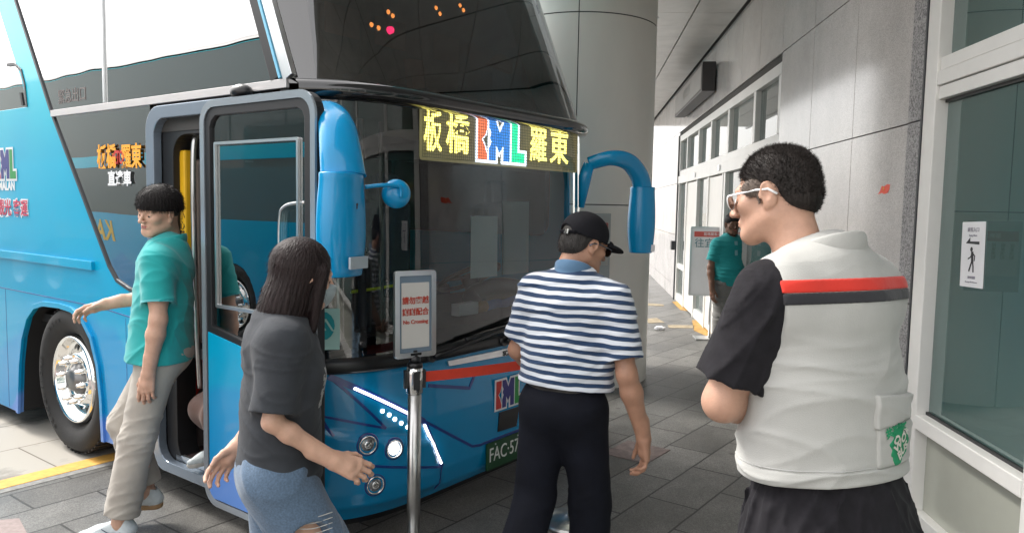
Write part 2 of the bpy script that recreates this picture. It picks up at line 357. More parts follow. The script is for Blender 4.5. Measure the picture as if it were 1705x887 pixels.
MB().box((-.03, 2.9, 2.24), (-.012, 3.02, 2.31)).build('door_sensor', M_alu, d); MB().box((-.03, 5.1, 2.24), (-.012, 5.22, 2.31)).build('door_sensor', M_alu, d)
MB().box((-.02, L_ + .005, 0), (.02, L_ + .09, 3.1)).build('jamb_strip', M_darkgrey, d)
MB().box((-.09, L_ + .01, .95), (-.021, L_ + .2, 1.12), bev=.006).build('wall_box', M_darkgrey, d)
# window at the right of the picture
wi = broot('shopfront_window', 0, label='tall white framed green glass window beside the granite wall', cat='window')
M_wglass = glass('window glass', (.50, .64, .61, 1), .055, 1.3, body=((.20, .36, .34, 1), .34))
M_low = mat('frosted lower panel', (.46, .47, .41, 1), .2, .1, var=.06, vs=2)
for y in (4.14, 3.04, 1.1, -.9, -2.9, -4.9, -6.9):
    MB().box((-.015, y - .065, 0), (.12, y + .065, 3.41), bev=.005).build('mullion', M_frame, wi)
MB().box((-.02, 4.206, 0), (.03, 4.222, 3.41)).build('seal', M_darkgrey, wi)
ys = [4.14, 3.04, 1.1, -.9, -2.9, -4.9, -6.9]
for b, a in zip(ys[:-1], ys[1:]):
    y0, y1 = a + .066, b - .066
    MB().box((-.02, y0, .60), (.13, y1, .675), bev=.005).build('sill_rail', M_frame, wi)
    MB().box((.0, y0, 2.30), (.11, y1, 2.365), bev=.004).box((-.012, y0, 2.369), (.12, y1, 2.44), bev=.004).box((.0, y0, 2.444), (.11, y1, 2.51), bev=.004).build('head_rail', M_frame, wi)
    MB().box((0, y0, 0), (.1, y1, .16), bev=.004).build('base_rail', M_frame, wi)
    MB().box((.05, y0, .675), (.06, y1, 2.30)).build('window_pane', M_wglass, wi)
    MB().box((.05, y0, 2.51), (.06, y1, 3.41)).build('window_pane', M_wglass, wi)
    MB().box((.05, y0, .16), (.06, y1, .60)).build('lower_panel', M_low, wi)
    for zz in (.675, 2.285): MB().box((.035, y0, zz), (.049, y1, zz + .015)).build('gasket', M_black, wi)
# room behind
rm = broot('station_room', 0); rm['kind'] = 'structure'
M_room = mat('room wall', (.34, .42, .41, 1), .7, var=.08, vs=2); M_rfloor = mat('room floor', (.20, .21, .21, 1), .4, var=.05); M_rdark = mat('room dark screen', (.085, .125, .13, 1), .6, var=.08)
mb = MB(); mb.box((3.6, -8, 0), (3.7, 40, 4)); mb.box((.2, 4.3, 0), (3.6, 4.36, 4)); mb.box((.4, -8.1, 0), (3.7, -8, 4)); mb.build('inner_wall', M_room, rm)
MB().box((.13, -8, -.01), (3.6, 40, .006)).build('inner_floor', M_rfloor, rm)
MB().box((.13, -8, 3.44), (3.6, 40, 3.5)).build('inner_ceiling', M_room, rm)
sc_ = broot('inner_screen', 0, label='dark green low screen behind the tall window at right', cat='screen')
MB().box((.16, 3.1, 0), (.2, 4.10, 1.05)).box((.16, -3, 0), (.2, 3.0, 1.05)).build('screen_panel', M_rdark, sc_)
MB().box((.75, 3.18, .0), (.80, 3.32, 2.9), bev=.01).box((.75, 3.0, 2.50), (.80, 3.9, 2.6), bev=.01).box((.75, 3.86, 0), (.8, 3.92, 2.5), bev=.01).build('inner_frame', mat('inner frame paint', (.55, .68, .65, 1), .5), sc_)
MB().box((1.5, 1.0, 0), (1.55, 3.1, 2.6)).build('partition', M_rdark, sc_)
MB().box((.56, 4.23, 0), (2.3, 4.29, 2.5)).build('dark_panel', M_rdark, sc_)
MB().box((.36, 4.20, 0), (.50, 4.295, 3.0), bev=.01).box((.505, 4.2, 2.5), (2.3, 4.29, 2.62), bev=.01).build('pale_post', bpy.data.materials['inner frame paint'], sc_)
# canopy
cp = broot('canopy', 0, label='grey metal panel canopy ceiling over the bus bay', cat='canopy')
M_ceil = mat('ceiling panel', (.68, .67, .65, 1), .3, .1, var=.10, vs=3)
mb = MB()
xs = [-2.5, -1.9, -1.25, -.55, -.03]
for x0, x1 in zip(xs[:-1], xs[1:]):
    for i in range(33): y = 1.2 + i * .62; mb.box((x0 + .008, y + .004, 4.032), (x1 - .008, y + .616, 4.06))
mb.build('ceiling_panels', M_ceil, cp)
MB().box((-2.5, 1.2, 4.062), (.4, 21.7, 4.30)).build('slab', mat('canopy slab', (.10, .10, .10, 1), .8), cp)
MB().box((-2.58, 1.2, 3.98), (-2.505, 21.7, 4.45)).build('fascia', M_alu, cp)
for (x, y) in [(-1.0, 2.2), (-2.2, 3.6), (-1.0, 9.5), (-2.2, 7.0), (-.9, 14)]:
    MB().lathe([(.075, 4.031), (.07, 4.02), (.055, 4.022), (.05, 4.028)], 20, o=(x, y, 0)).build('downlight', M_alu, cp)
cm = empty('security_camera', (1.02, 6.9, 4.03), radians(20), label='small dark security camera under the canopy beside the column', cat='camera')
MB().lathe([(.05, 0), (.05, -.02), (.03, -.05), (.03, -.09)], 20).build('mount', M_alu, cm); MB().box((-.03, -.12, -.14), (.03, .06, -.08), bev=.01).build('camera_body', M_black, cm)
# round column
col = empty('round_column', (.66, 7.80, 0), .0, label='huge round beige metal clad column behind the bus', cat='column')
M_colm = mat('beige column cladding', (.78, .75, .69, 1), .4, .0, var=.05, vs=1.5, stretch=(1, 1, .3))
def arc(mb, z0, z1, a0, a1, r=.75, n=40):
    mb.grid(lambda a, z: (r * cos(a), r * sin(a), z), [a0 + (a1 - a0) * i / n for i in range(n + 1)], [z0, z1])
mb = MB()
for z0, z1 in ((0, .0), (.0, 1.745), (1.755, 3.495), (3.505, 4.5)):
    if z1 > z0:
        for k in range(3): a = radians(-97 + 120 * k); arc(mb, z0, z1, a + .006, a + radians(120) - .006)
mb.build('cladding', M_colm, col); MB().lathe([(.74, 0), (.74, 4.3)], 48).build('column_core', M_joint, col)
# board on the column
def flat(name, w_, h_, m, parent, M, th=.006, r=.004):
    return MB().slab(rrect(-w_ / 2, -h_ / 2, w_ / 2, h_ / 2, r), lambda u, v, dd: (u, v, dd - th), th).build(name, m, parent, M)
nb = empty('notice_board', (.70, 6.98, 0), radians(8), label='pink headed paper notice in a clear frame fixed to the round column', cat='notice')
F0 = frame((0, 0, 1.36), (1, 0, 0), (0, 0, 1))
flat('backing', .42, .62, mat('clear acrylic', (.42, .42, .40, 1), .2, var=.03), nb, F0, .01)
flat('notice_sheet', .38, .40, mat('beige notice paper', (.50, .46, .41, 1), .7, var=.04), nb, F0 @ Matrix.Translation((0, .03, .004)), .003)
flat('notice_header', .37, .09, mat('notice header', lin(168, 96, 92), .7, var=.05), nb, F0 @ Matrix.Translation((0, .18, .0075)), .003)
text('lettering', '服務公告', .045, F0 @ Matrix.Translation((.04, .18, .0095)), mat('pale lettering', (.7, .5, .48, 1), .6, var=0), nb)
for k in range(5): text('lettering', '候\n車\n須\n知', .036, F0 @ Matrix.Translation((-.14 + k * .07, .045, .0065)), mat('brown lettering', lin(105, 70, 60), .6, var=0) if k == 0 else bpy.data.materials['brown lettering'], nb)
# standing notice by the doors
ns = empty('sign_stand', (2.66, 10.0, 0), radians(-4), label='white framed standing notice with a red heading behind the far man', cat='sign')
F1 = frame((0, 0, 1.04), (1, 0, 0), (0, 0, 1))
MB().slab(rrect(-.30, -.46, .30, .46, .02), lambda u, v, dd: (u, v, dd), -.02, holes=[rrect(-.275, -.435, .275, .435, .005)]).build('sign_frame', M_alu, ns, F1)
flat('sign_sheet', .56, .88, M_paper, ns, F1 @ Matrix.Translation((0, 0, -.004)), .006)
flat('sign_heading', .50, .07, mat('coral red print', lin(205, 92, 84), .6, var=.03), ns, F1 @ Matrix.Translation((0, .36, .001)), .004)
text('lettering', '葛瑪蘭客運乘車處', .045, F1 @ Matrix.Translation((.05, .36, .003)), M_paper, ns)
text('lettering', '往宜蘭', .13, F1 @ Matrix.Translation((-.05, .235, .0)), mat('blue green lettering', lin(90, 140, 150), .6, var=0), ns)
MB().tube([(0, .03, .0), (0, .03, .8)], .018).box((-.2, -.12, 0), (.2, .16, .02), bev=.004).build('stand_leg', M_steel, ns)
# wall mounted light box
lb = broot('wall_sign', 10.75, label='dark grey light box sign mounted high on the granite wall', cat='sign')
MB().box((-.20, 0, 3.35), (-.02, 3.1, 3.75), bev=.006).build('sign_case', mat('sign case', lin(44, 42, 44), .4, var=.05), lb)
MB().box((-.208, .05, 3.39), (-.2005, 3.05, 3.71)).build('sign_face', mat('sign face', (.30, .29, .28, 1), .35, var=.08), lb)
text('lettering', '國道客運', .2, frame((-.2095, 1.55, 3.55), (0, -1, 0), (0, 0, 1)), mat('faint lettering', (.42, .40, .38, 1), .5, var=0), lb)
for yy in (.4, 2.4): MB().box((-.02, yy, 3.45), (-.004, yy + .2, 3.65)).build('bracket', M_black, lb)
# far sign edge behind the column
# paper sign taped on the window
ps = broot('paper_sign', 3.73, label='white paper with black arrow and walking figure taped on the green window', cat='sign')
PF = frame((.046, 0, 1.535), (0, -1, .035), (0, .035, 1)) @ Matrix.Diagonal((.8, .7, 1, 1))
flat('sheet', .265, .44, M_paper, ps, PF, .002)
def pl(poly, z=.0012): return lambda: None
mb = MB()
def strokes(mb, pts, w_):
    for a, b in zip(pts[:-1], pts[1:]):
        a, b = Vector(a), Vector(b); dd = (b - a).normalized(); n_ = Vector((-dd.y, dd.x)) * w_ / 2; e = dd * w_ * .3
        q = [a - n_ - e, b - n_ + e, b + n_ + e, a + n_ - e]; mb.slab([(p.x, p.y) for p in q], lambda u, v, dd_: (u, v, .0008 + dd_), .0006)
mb.slab([(-.078, .075), (-.03, .115), (-.03, .088), (.075, .088), (.075, .068)], lambda u, v, dd_: (u, v, .0008 + dd_), .0006)
mb.slab([(-.01 + .014 * cos(a * .5236), .035 + .016 * sin(a * .5236)) for a in range(12)], lambda u, v, dd_: (u, v, .0008 + dd_), .0006)
strokes(mb, [(.0, .012), (.004, -.045)], .026); strokes(mb, [(-.004, .005), (-.018, -.018), (-.045, -.03)], .009); strokes(mb, [(.008, .008), (.03, -.01), (.027, -.04)], .009)
strokes(mb, [(.0, -.045), (-.014, -.075), (-.03, -.11)], .014); strokes(mb, [(.008, -.045), (.016, -.08), (.018, -.115)], .013)
mb.build('symbol', M_ink, ps, PF)
text('lettering', '乘客入口', .034, PF @ Matrix.Translation((.0, .165, .001)), M_inkgrey, ps)
text('lettering', 'Entry Here', .02, PF @ Matrix.Translation((.0, .128, .001)), M_inkgrey, ps)
text('lettering', '乘車專用', .022, PF @ Matrix.Translation((.0, -.155, .001)), M_inkgrey, ps)
text('lettering', 'Passenger Use Entrance', .014, PF @ Matrix.Translation((.0, -.185, .001)), M_inkgrey, ps)
# red sticker on the stone
rs = broot('red_sticker', 4.71, label='small torn orange red sticker on the grey granite', cat='sticker')
RF = frame((-.001, 0, 1.862), (0, -1, 0), (0, 0, 1))
MB().slab([(-.085, -.028), (-.06, -.014), (-.03, .022), (.0, .016), (.05, .03), (.09, .026), (.085, -.002), (.06, -.022), (.01, -.028), (-.02, -.02)], lambda u, v, dd_: (u, v, dd_), .001).build('sticker_sheet', mat('orange red sticker', lin(232, 78, 52), .5, var=.06), rs, RF)
text('lettering', '↑', .035, RF @ Matrix.Translation((0, 0, .0015)), mat('gold print', lin(214, 160, 60), .5, var=0), rs)
# ================================================================ bus (frame: x across, door side -1.25; y towards the rear; z up)
bus = empty('coach_bus', BUSLOC, BUSROT, label='bright blue double height coach with its door open and lit destination sign', cat='bus')
PZ = [.14, .2, .3, .6, .88, .95, 1.5, 2.2, 2.3, 3.24, 3.7, 3.85]; PY = [.06, .02, 0, 0, .02, .03, .03, .05, .06, .44, .66, .85]
def fs(x, z, off=0.): return .28 * min(1, abs(x) / 1.25) ** 6 + float(np.interp(z, PZ, PY)) - off
def fp(x, z, off=0.): return (x, fs(x, z, off), z)
XS = [1.25 * sin(pi / 2 * t) for t in np.linspace(-1, 1, 49)]
def mat_livery():
    m = mat('blue coach paint', lin(0, 156, 200), .3, var=0, coat=.35, spec=.3); t = m.node_tree; b = t.nodes['Principled BSDF']
    tc = nd(t, 'ShaderNodeTexCoord'); sp = nd(t, 'ShaderNodeSeparateXYZ'); t.links.new(tc.outputs['Object'], sp.inputs[0])
    n = nd(t, 'ShaderNodeTexNoise'); n.inputs['Scale'].default_value = .9; n.inputs['Detail'].default_value = 2
    cmb = nd(t, 'ShaderNodeMapping'); cmb.inputs['Scale'].default_value = (.7, 1.3, .35); t.links.new(tc.outputs['Object'], cmb.inputs[0]); t.links.new(cmb.outputs[0], n.inputs['Vector'])
    a = nd(t, 'ShaderNodeMath', operation='MULTIPLY_ADD'); a.inputs[1].default_value = -1.0; t.links.new(n.outputs[0], a.inputs[0]); t.links.new(sp.outputs[2], a.inputs[2])
    r = nd(t, 'ShaderNodeValToRGB'); r.color_ramp.interpolation = 'LINEAR'
    e = r.color_ramp.elements; e[0].position = .0; e[0].color = lin(92, 136, 206); e[1].position = 1.0; e[1].color = lin(0, 205, 215)
    for p, c in ((.03, lin(88, 134, 206)), (.05, lin(10, 138, 196)), (.20, lin(8, 144, 198)), (.22, lin(0, 156, 200)), (.62, lin(0, 170, 205)), (.80, lin(0, 190, 210))): x = e.new(p); x.color = c
    mr = nd(t, 'ShaderNodeMapRange'); mr.inputs[1].default_value = -.35; mr.inputs[2].default_value = 2.6; t.links.new(a.outputs[0], mr.inputs[0]); t.links.new(mr.outputs[0], r.inputs[0]); t.links.new(r.outputs[0], b.inputs['Base Color'])
    return m
M_blue = mat_livery()
M_bluef = mat('blue bumper paint', lin(4, 138, 192), .24, var=.03, vs=1.5, coat=.5, spec=.3)
M_blued = mat('dark blue groove shade and trim', lin(8, 52, 128), .35, var=.05, coat=.6)  # colours in the shade of grooves; also used for joints and lamp rings
M_white2 = mat('white decal', (.78, .80, .82, 1), .4, var=0)
M_ws = glass('windscreen glass', (.74, .80, .82, 1), .035, 1.15)
M_wsu = glass('tinted upper windscreen', (.09, .10, .105, 1), .115, .95)
M_side = glass('mirror tinted side glass', (.20, .24, .26, 1), .30, 2.2, wav=.12)
M_door = glass('door leaf glass', (.50, .58, .60, 1), .16, 2.0)
M_seal = mat('window rubber', lin(24, 25, 28), .5, var=.1)
M_int = mat('coach interior plastic', lin(58, 56, 54), .6, var=.1)
M_intd = mat('coach interior dark', lin(26, 26, 28), .7, var=.1)
# front panels
def band(name, z0, z1, m, off=0., nz=8, xs=XS, th=None):
    mb = MB(); mb.grid(lambda x, z: fp(x, z, off), xs, list(np.linspace(z0, z1, nz + 1))); return mb.build(name, m, bus)
fb = MB()
def bump_(x, z):
    """pressed shapes in the bumper: raised lamp wedges"""
    k = 0.
    for s_ in (1, -1):
        X = x * s_
        # outer lamp pod, proud of the panel
        d1 = min(X + 1.22, (-.53 - .35 * (z - .3)) - X, (.61 - .02) - z + (-.25) * (X + 1.0), z - .2)
        k = max(k, .020 * max(0, min(1, d1 / .03)))
    return k
fb.grid(lambda x, z: fp(x, z, bump_(x, z)), [1.25 * sin(pi / 2 * t) for t in np.linspace(-1, 1, 161)], list(np.linspace(.155, .90, 60)))
fb.build('front_fascia', M_bluef, bus)
band('bumper_lip', .12, .152, M_black, -.01, 2)
mb = MB()
for i, (z, o) in enumerate([(.895, 0), (.90, .02), (.915, .032), (.945, .034), (.965, .02), (.97, 0)]): pass
mb.grid(lambda x, k: fp(x, [.893, .90, .917, .945, .965, .972][int(k)], [0, .022, .034, .036, .022, 0][int(k)]), XS, list(range(6))); mb.build('wiper_cowl', M_black, bus)
band('lower_windscreen', .955, 2.235, M_ws, .004, 10)
band('upper_windscreen', 2.275, 3.76, M_wsu, .004, 16)
mb = MB(); mb.grid(lambda x, k: fp(x, [2.205, 2.215, 2.24, 2.27, 2.295, 2.30][int(k)], [.0, .05, .075, .075, .045, 0][int(k)]), XS, list(range(6))); mb.build('visor_bar', mat('gloss black trim', lin(20, 21, 24), .12, var=0, coat=1.), bus)
# silver line where the wrapped corner glass ends, light trims on the front post
def ribbon(name, pts, w_, m, off=.004, parent=None, d=.006):
    """narrow raised strip following the front surface"""
    mb = MB(); P = [Vector(p) for p in pts]; v = []
    for i, p in enumerate(P):
        dd = (P[min(i + 1, len(P) - 1)] - P[max(i - 1, 0)]).normalized(); n_ = Vector((-dd.y, dd.x)) * w_ / 2
        for q in (p + n_, p - n_): v += [fp(q.x, q.y, off + bump_(q.x, q.y)), fp(q.x, q.y, -.01)]
    f = []
    for i in range(len(P) - 1):
        a, b = 4 * i, 4 * i + 4; f += [(a, a + 2, b + 2, b), (a, b, b + 1, a + 1), (a + 2, a + 3, b + 3, b + 2)]
    f += [(0, 1, 3, 2), (len(v) - 4, len(v) - 2, len(v) - 1, len(v) - 3)]
    return mb.add(v, f).build(name, m, parent or bus)
def dens(pts, st=.03):
    o = []
    for a, b in zip(pts[:-1], pts[1:]):
        n = max(1, int(math.dist(a, b) / st)); o += [(a[0] + (b[0] - a[0]) * k / n, a[1] + (b[1] - a[1]) * k / n) for k in range(n)]
    return o + [pts[-1]]
for s_ in (1, -1):  # dark strips put the shade of the pressed grooves into colour
    X = lambda pts: dens([(x * s_, z) for x, z in pts])
    ribbon('crease_shade', X([(-1.142, .885), (-.90, .604)]), .012, M_blued)
    ribbon('crease_shade', X([(-.90, .604), (-1.18, .697), (-1.142, .60)]), .012, M_blued)
    ribbon('crease_shade', X([(-.66, .594), (-.263, .361), (-.20, .352)]), .014, M_blued)
    ribbon('crease_shade', X([(-.548, .192), (-.518, .315), (-1.0, .435)]), .012, M_blued)
    ribbon('crease_shade', X([(-.617, .772), (-.289, .700), (-.231, .775)]), .018, M_blued)
    ribbon('crease_shade', X([(-1.142, .885), (-.66, .594), (-.518, .315)]), .030, M_blued, .003)
ribbon('crease_shade', dens([(-.20, .352), (.20, .352)]), .014, M_blued)
M_drl = emis('daytime running light', (.95, .97, 1, 1), 2.2)
M_led = emis('small led', (1, .80, .72, 1), 3.0)
M_lens = mat('lamp lens', (.30, .31, .32, 1), .06, .6, var=.5, vs=60)
for s_ in (-1, 1):
    r_ = ribbon('running_light', dens([(1.046 * s_, .822), (.75 * s_, .645)]), .012, M_drl, .012)
    ribbon('running_light', dens([(.661 * s_, .575), (.60 * s_, .46), (.53 * s_, .335)]), .010, M_drl, .012)
    for (x, z) in [(-.914, .692), (-.878, .667), (-.847, .64), (-.81, .613), (-.771, .585)]:
        x = -x * s_ if s_ > 0 else x
        MB().lathe([(.0, -.008), (.010, -.006), (.010, .02)], 12, 'y', (x, fs(x, z, bump_(x, z)), z), cap=False).build('led_lamp', M_led, bus)
    for k, (x, z, on) in enumerate([(-1.004, .54, 0), (-.866, .494, 1), (-.967, .331, 0)]):
        x = x * (-s_) if s_ > 0 else x
        x = abs(x) * s_; y = fs(x, z, bump_(x, z))
        nx = (fs(x + .02, z) - fs(x - .02, z)) / .04; a = math.atan(nx)
        Mx = Matrix.Translation((x, y, z)) @ Matrix.Rotation(a, 4, 'Z') @ Matrix.Scale(.74, 4)
        hl = MB().lathe([(.052, .01), (.055, -.010), (.060, -.012), (.063, -.004), (.066, .02)], 28, 'y', cap=False).build('headlight', M_chrome, bus, Mx)
        MB().lathe([(.0, -.002), (.03, -.004), (.052, .004)], 28, 'y', cap=False).build('lens', M_lens if not on else emis('lit headlight', (.92, .94, 1, 1), 1.3), hl)
        MB().lathe([(.068, -.001), (.074, -.002), (.08, .01)], 28, 'y', cap=False).build('lamp_ring', M_blued, hl)
        if on: MB().lathe([(.0, -.012), (.018, -.010), (.026, -.004)], 20, 'y', cap=False).build('bulb', emis('headlight bulb', (1, 1, 1, 1), 7), hl)
        else: MB().lathe([(.0, .0), (.02, -.008), (.026, -.002)], 20, 'y', cap=False).build('reflector', M_chrome, hl)
# plain lettering on the front
def fm(x, z, off=.004, yaw=0.):
    y = fs(x, z, off + bump_(x, z)); a = math.atan((fs(x + .02, z) - fs(x - .02, z)) / .04)
    return frame((x, y, z), (cos(a), sin(a), 0), (0, 0, 1))
def emblem(M, h, parent, mats, out=.012, t_=.0015, name='emblem', last=None):
    """K, M, L letters with white outline; local unit height h, mats red/blue/green/white"""
    K = [(0, 0), (.30, 0), (.30, .12), (.20, .38), (.12, .5), (.24, .62), (.30, .82), (.30, 1), (0, 1)]
    Mm = [(.36, 0), (.58, 0), (.58, .40), (.71, .20), (.84, .40), (.84, 0), (1.06, 0), (1.06, 1), (.86, 1), (.71, .70), (.56, 1), (.36, 1), (.36, .80), (.43, .68), (.38, .55), (.44, .46), (.36, .30)]
    Ll = [(1.12, 0), (1.60, 0), (1.60, .26), (1.34, .26), (1.34, 1), (1.12, 1)]
    mb = MB(); k = out / h
    sh = ([(0 - k, -k), (.33 + 0, -k), (.33, .14), (.24, .40), (.16, .5), (.28, .62), (.33, .80), (.33, 1 + k), (-k, 1 + k)],
          [(.33, -k), (.58 + k, -k), (.61 + k * .5, .26), (.71, .10), (.81 - k * .5, .26), (.84 - k, -k), (1.09, -k), (1.09, 1 + k), (.86 - k * .4, 1 + k), (.71, .72 + k * 1.2), (.58 + k * .4, 1 + k), (.33, 1 + k)],
          [(1.09, -k), (1.60 + k, -k), (1.60 + k, .26 + k), (1.34 + k, .26 + k), (1.34 + k, 1 + k), (1.09, 1 + k)])
    for q in sh: mb.slab([((a - .8) * h, (b - .5) * h) for a, b in q], lambda u, v, d: (u, v, d), t_, 3)
    for i, q in enumerate((K, Mm, Ll)): mb.slab([((a - .8) * h, (b - .5) * h) for a, b in q], lambda u, v, d: (u, v, t_ + .0004 + d), t_, i)
    return mb.build(name, mats, parent, M)
EM = [mat('emblem red', lin(196, 40, 36), .4, var=0), mat('emblem blue', lin(34, 36, 120), .4, var=0), mat('emblem green', lin(20, 140, 60), .4, var=0), M_white2]
emblem(fm(.075, .612, .006), .165, bus, EM, .012)
MB().slab([(-.018, .504), (.175, .502), (.155, .385), (-.031, .392)], lambda u, v, d: fp(u, v, .006 - d), .01).build('sensor_plate', M_black, bus)
pb = MB(); pb.slab(rrect(-.19, -.08, .19, .08, .01), lambda u, v, d: (u, v, -.006 + d), .008)
pl_ = pb.build('number_plate', mat('green plate', lin(18, 70, 40), .4, var=.05), bus, frame((.045, -.012, .265), (1, 0, 0), (0, 0, 1)))
text('plate_lettering', 'FAC·575', .118, Matrix.Translation((0, .002, .003)), mat('white plate paint', (.75, .78, .76, 1), .4, var=0), pl_, bold=.0, sx=.80)
for x in (-.11, .11):
    MB().lathe([(0, .006), (.005, .005), (.006, .003)], 10, o=(x, .064, 0)).build('bolt', M_alu, pl_)
MB().slab([(-.469, .880), (-.46, .852), (.40, .822), (.52, .835), (.52, .868), (.136, .872)], lambda u, v, d: fp(u, v, .012 - d), .014).build('badge_strip', M_alu, bus)
text('lettering', 'SCANIA', .040, fm(.09, .848, .0135), M_seal, bus, bold=.0012)
# destination sign
M_amber = emis('amber led', (1, .80, .16, 1), 2.2)
sg = MB().slab(rrect(-.635, -.140, .905, .138, .02), lambda u, v, d: (u, v, d), .002).build('destination_sign', glass('sign glow film', (.62, .60, .46, 1), .0, .0), bus, frame((0, .078, 2.092), (1, 0, .003), (0, 0, 1)))
def mat_film():
    m = bpy.data.materials.new('sign film'); m.use_nodes = True; t = m.node_tree; b = t.nodes['Principled BSDF']; b.inputs['Base Color'].default_value = (.12, .11, .06, 1)
    b.inputs['Emission Color'].default_value = (.42, .36, .16, 1); b.inputs['Emission Strength'].default_value = .16; b.inputs['Roughness'].default_value = .4
    return m
sg.data.materials.clear(); sg.data.materials.append(mat_film())
def led(body, size, x, z, m=None, sx=1.): return text('led_lettering', body, size, Matrix.Translation((x, z, .004)), m or M_amber, sg, bold=.0028, sx=sx)
led('板', .232, -.535, .0, sx=.62); led('橋', .232, -.335, .0, sx=.86); led('羅', .232, .44, .0, sx=.86); led('東', .232, .68, .0, sx=.98)
LM = [emis('led red', (.85, .16, .05, 1), .95), emis('led blue', (.02, .20, .62, 1), .95), emis('led green', (.0, .80, .34, 1), 1.0), emis('led white', (.80, .84, 1, 1), 1.9)]
emblem(Matrix.Translation((.062, .006, .004)) @ Matrix.Diagonal((1.22, 1, 1, 1)), .232, sg, LM, .016, name='led_emblem')
# dark grid over the leds gives the dot look
mb = MB()
for i in range(88): x = -.62 + i * .0172; mb.box((x, -.125, .009), (x + .0035, .125, .0095))
for i in range(16): z = -.125 + i * .0165; mb.box((-.62, z, .0099), (.89, z + .003, .0104))
mb.build('led_mesh', mat('led mesh', (.02, .02, .015, 1), .6, var=0), sg)
# wipers
def wiper(x0, z0, x1, z1, xb0, zb0, xb1, zb1):
    w_ = MB().tube([fp(*p, .06) for p in dens([(x0, z0), (x1, z1)], .1)], .012).build('wiper', M_black, bus)
    MB().tube([fp(*p, .045) for p in dens([(xb0, zb0), (xb1, zb1)], .08)], [.008, ] * len(dens([(xb0, zb0), (xb1, zb1)], .08)), sq=(1.6, .8)).build('wiper_blade', M_seal, w_)
    MB().lathe([(.03, -.05), (.03, -.01), (.045, .02)], 16, 'y', (x0, fs(x0, z0), z0)).build('wiper_pivot', M_black, w_)
wiper(-.62, .93, .25, 1.045, -.35, .985, .62, 1.04); wiper(.0, .93, .9, 1.03, .3, .965, 1.05, .985)
# papers behind the glass
def onglass(name, pts, m, off=-.006, **kw): return MB().slab(pts, lambda u, v, d: fp(u, v, off - d), .002).build(name, m, bus)
M_poster = mat('pale teal print', lin(178, 214, 206), .6, var=.03); M_teal = mat('teal print', lin(22, 152, 160), .6, var=.03)
onglass('window_poster', rrect(-1.20, 1.015, -1.100, 1.215, .003), M_poster, .010)
MB().slab([(-1.165 + .045 * cos(a * .3927), 1.132 + .070 * sin(a * .3927)) for a in range(16)], lambda u, v, d: fp(u, v, .0125 - d), .002).build('poster_disc', M_teal, bus)
mb = MB()
for pts in ([(-1.2, 1.09), (-1.175, 1.15), (-1.155, 1.11)], [(-1.175, 1.10), (-1.155, 1.165), (-1.13, 1.11), (-1.118, 1.106)]):
    for a, b in zip(pts[:-1], pts[1:]):
        a, b = Vector(a), Vector(b); dd = (b - a).normalized(); n_ = Vector((-dd.y, dd.x)) * .0035; mb.slab([tuple(q) for q in (a - n_, b - n_, b + n_, a + n_)], lambda u, v, d: fp(u, v, .0155 - d), .002)
mb.build('poster_mark', M_poster, bus)
onglass('pale_panel', rrect(-.165, 1.30, .085, 1.66, .002), mat('pale blue panel', (.72, .84, .86, 1), .6, var=.04), -.08)  # plain pale rectangles set behind the lower windscreen
onglass('pale_panel', rrect(.16, 1.30, .44, 1.75, .002), mat('grey blue panel', (.36, .46, .48, 1), .6, var=.04), -.10)
# ---------------------------------------------------------------- door side
def P(x, th_dir=1): return lambda u, v, d: (x + d * th_dir, u, v)
arch = lambda yc, R0: [(yc + R0 * 1.02 * (-1 if 0 else 1) * cos(a) * (1.0), .16 + (R0 * 1.30) * sin(a) ** .85) for a in [pi * k / 18 for k in range(1, 18)]]
def archpts(yc): return [(2.27, .17)] + [(yc - .63 + .02, .40)] + [(yc + .63 * -cos(a) * (1 if 1 else 0), .40 + .60 * sin(a) ** .7) for a in [pi * k / 16 for k in range(1, 16)]] + [(yc + .66, .40), (yc + .70, .14)]
a1 = [(2.06 + .16, .175), (2.235, .45), (2.27, .66), (2.35, .83), (2.47, .935), (2.62, .985), (2.80, .995), (3.05, .985), (3.20, .95), (3.33, .86), (3.43, .70), (3.49, .50), (3.52, .30), (3.54, .125)]
a2 = [(y + 5.6, z) for y, z in a1]; a3 = [(y + 7.0, z) for y, z in a1]
side = [(1.60, .19)] + a1 + a2 + a3 + [(12.1, .14), (12.1, 3.62), (3.72, 3.62), (2.862, 2.294), (2.12, 1.31), (2.02, 1.225), (1.88, 1.185), (1.60, 1.17)]
hole = [(3.235, 2.345), (3.30, 2.50), (3.95, 3.50), (11.6, 3.5), (11.8, 3.3), (11.8, 2.345)]
MB().slab(side, P(-1.25), .03, holes=[hole[::-1]]).build('side_panel', M_blue, bus, bev=.003)
MB().slab([(p[0], p[1]) for p in hole], P(-1.243), .004).build('side_window', M_side, bus)
for y in (3.6, 5.2, 6.9, 8.6, 10.3):
    MB().slab([(y, 2.36), (y + .05, 2.36), (y + .05, 3.48), (y, 3.48)] if y > 3.9 else [(3.3, 2.36), (3.33, 2.36), (3.36, 2.45), (3.33, 2.45)], P(-1.25), .006).build('window_divider', M_seal, bus)
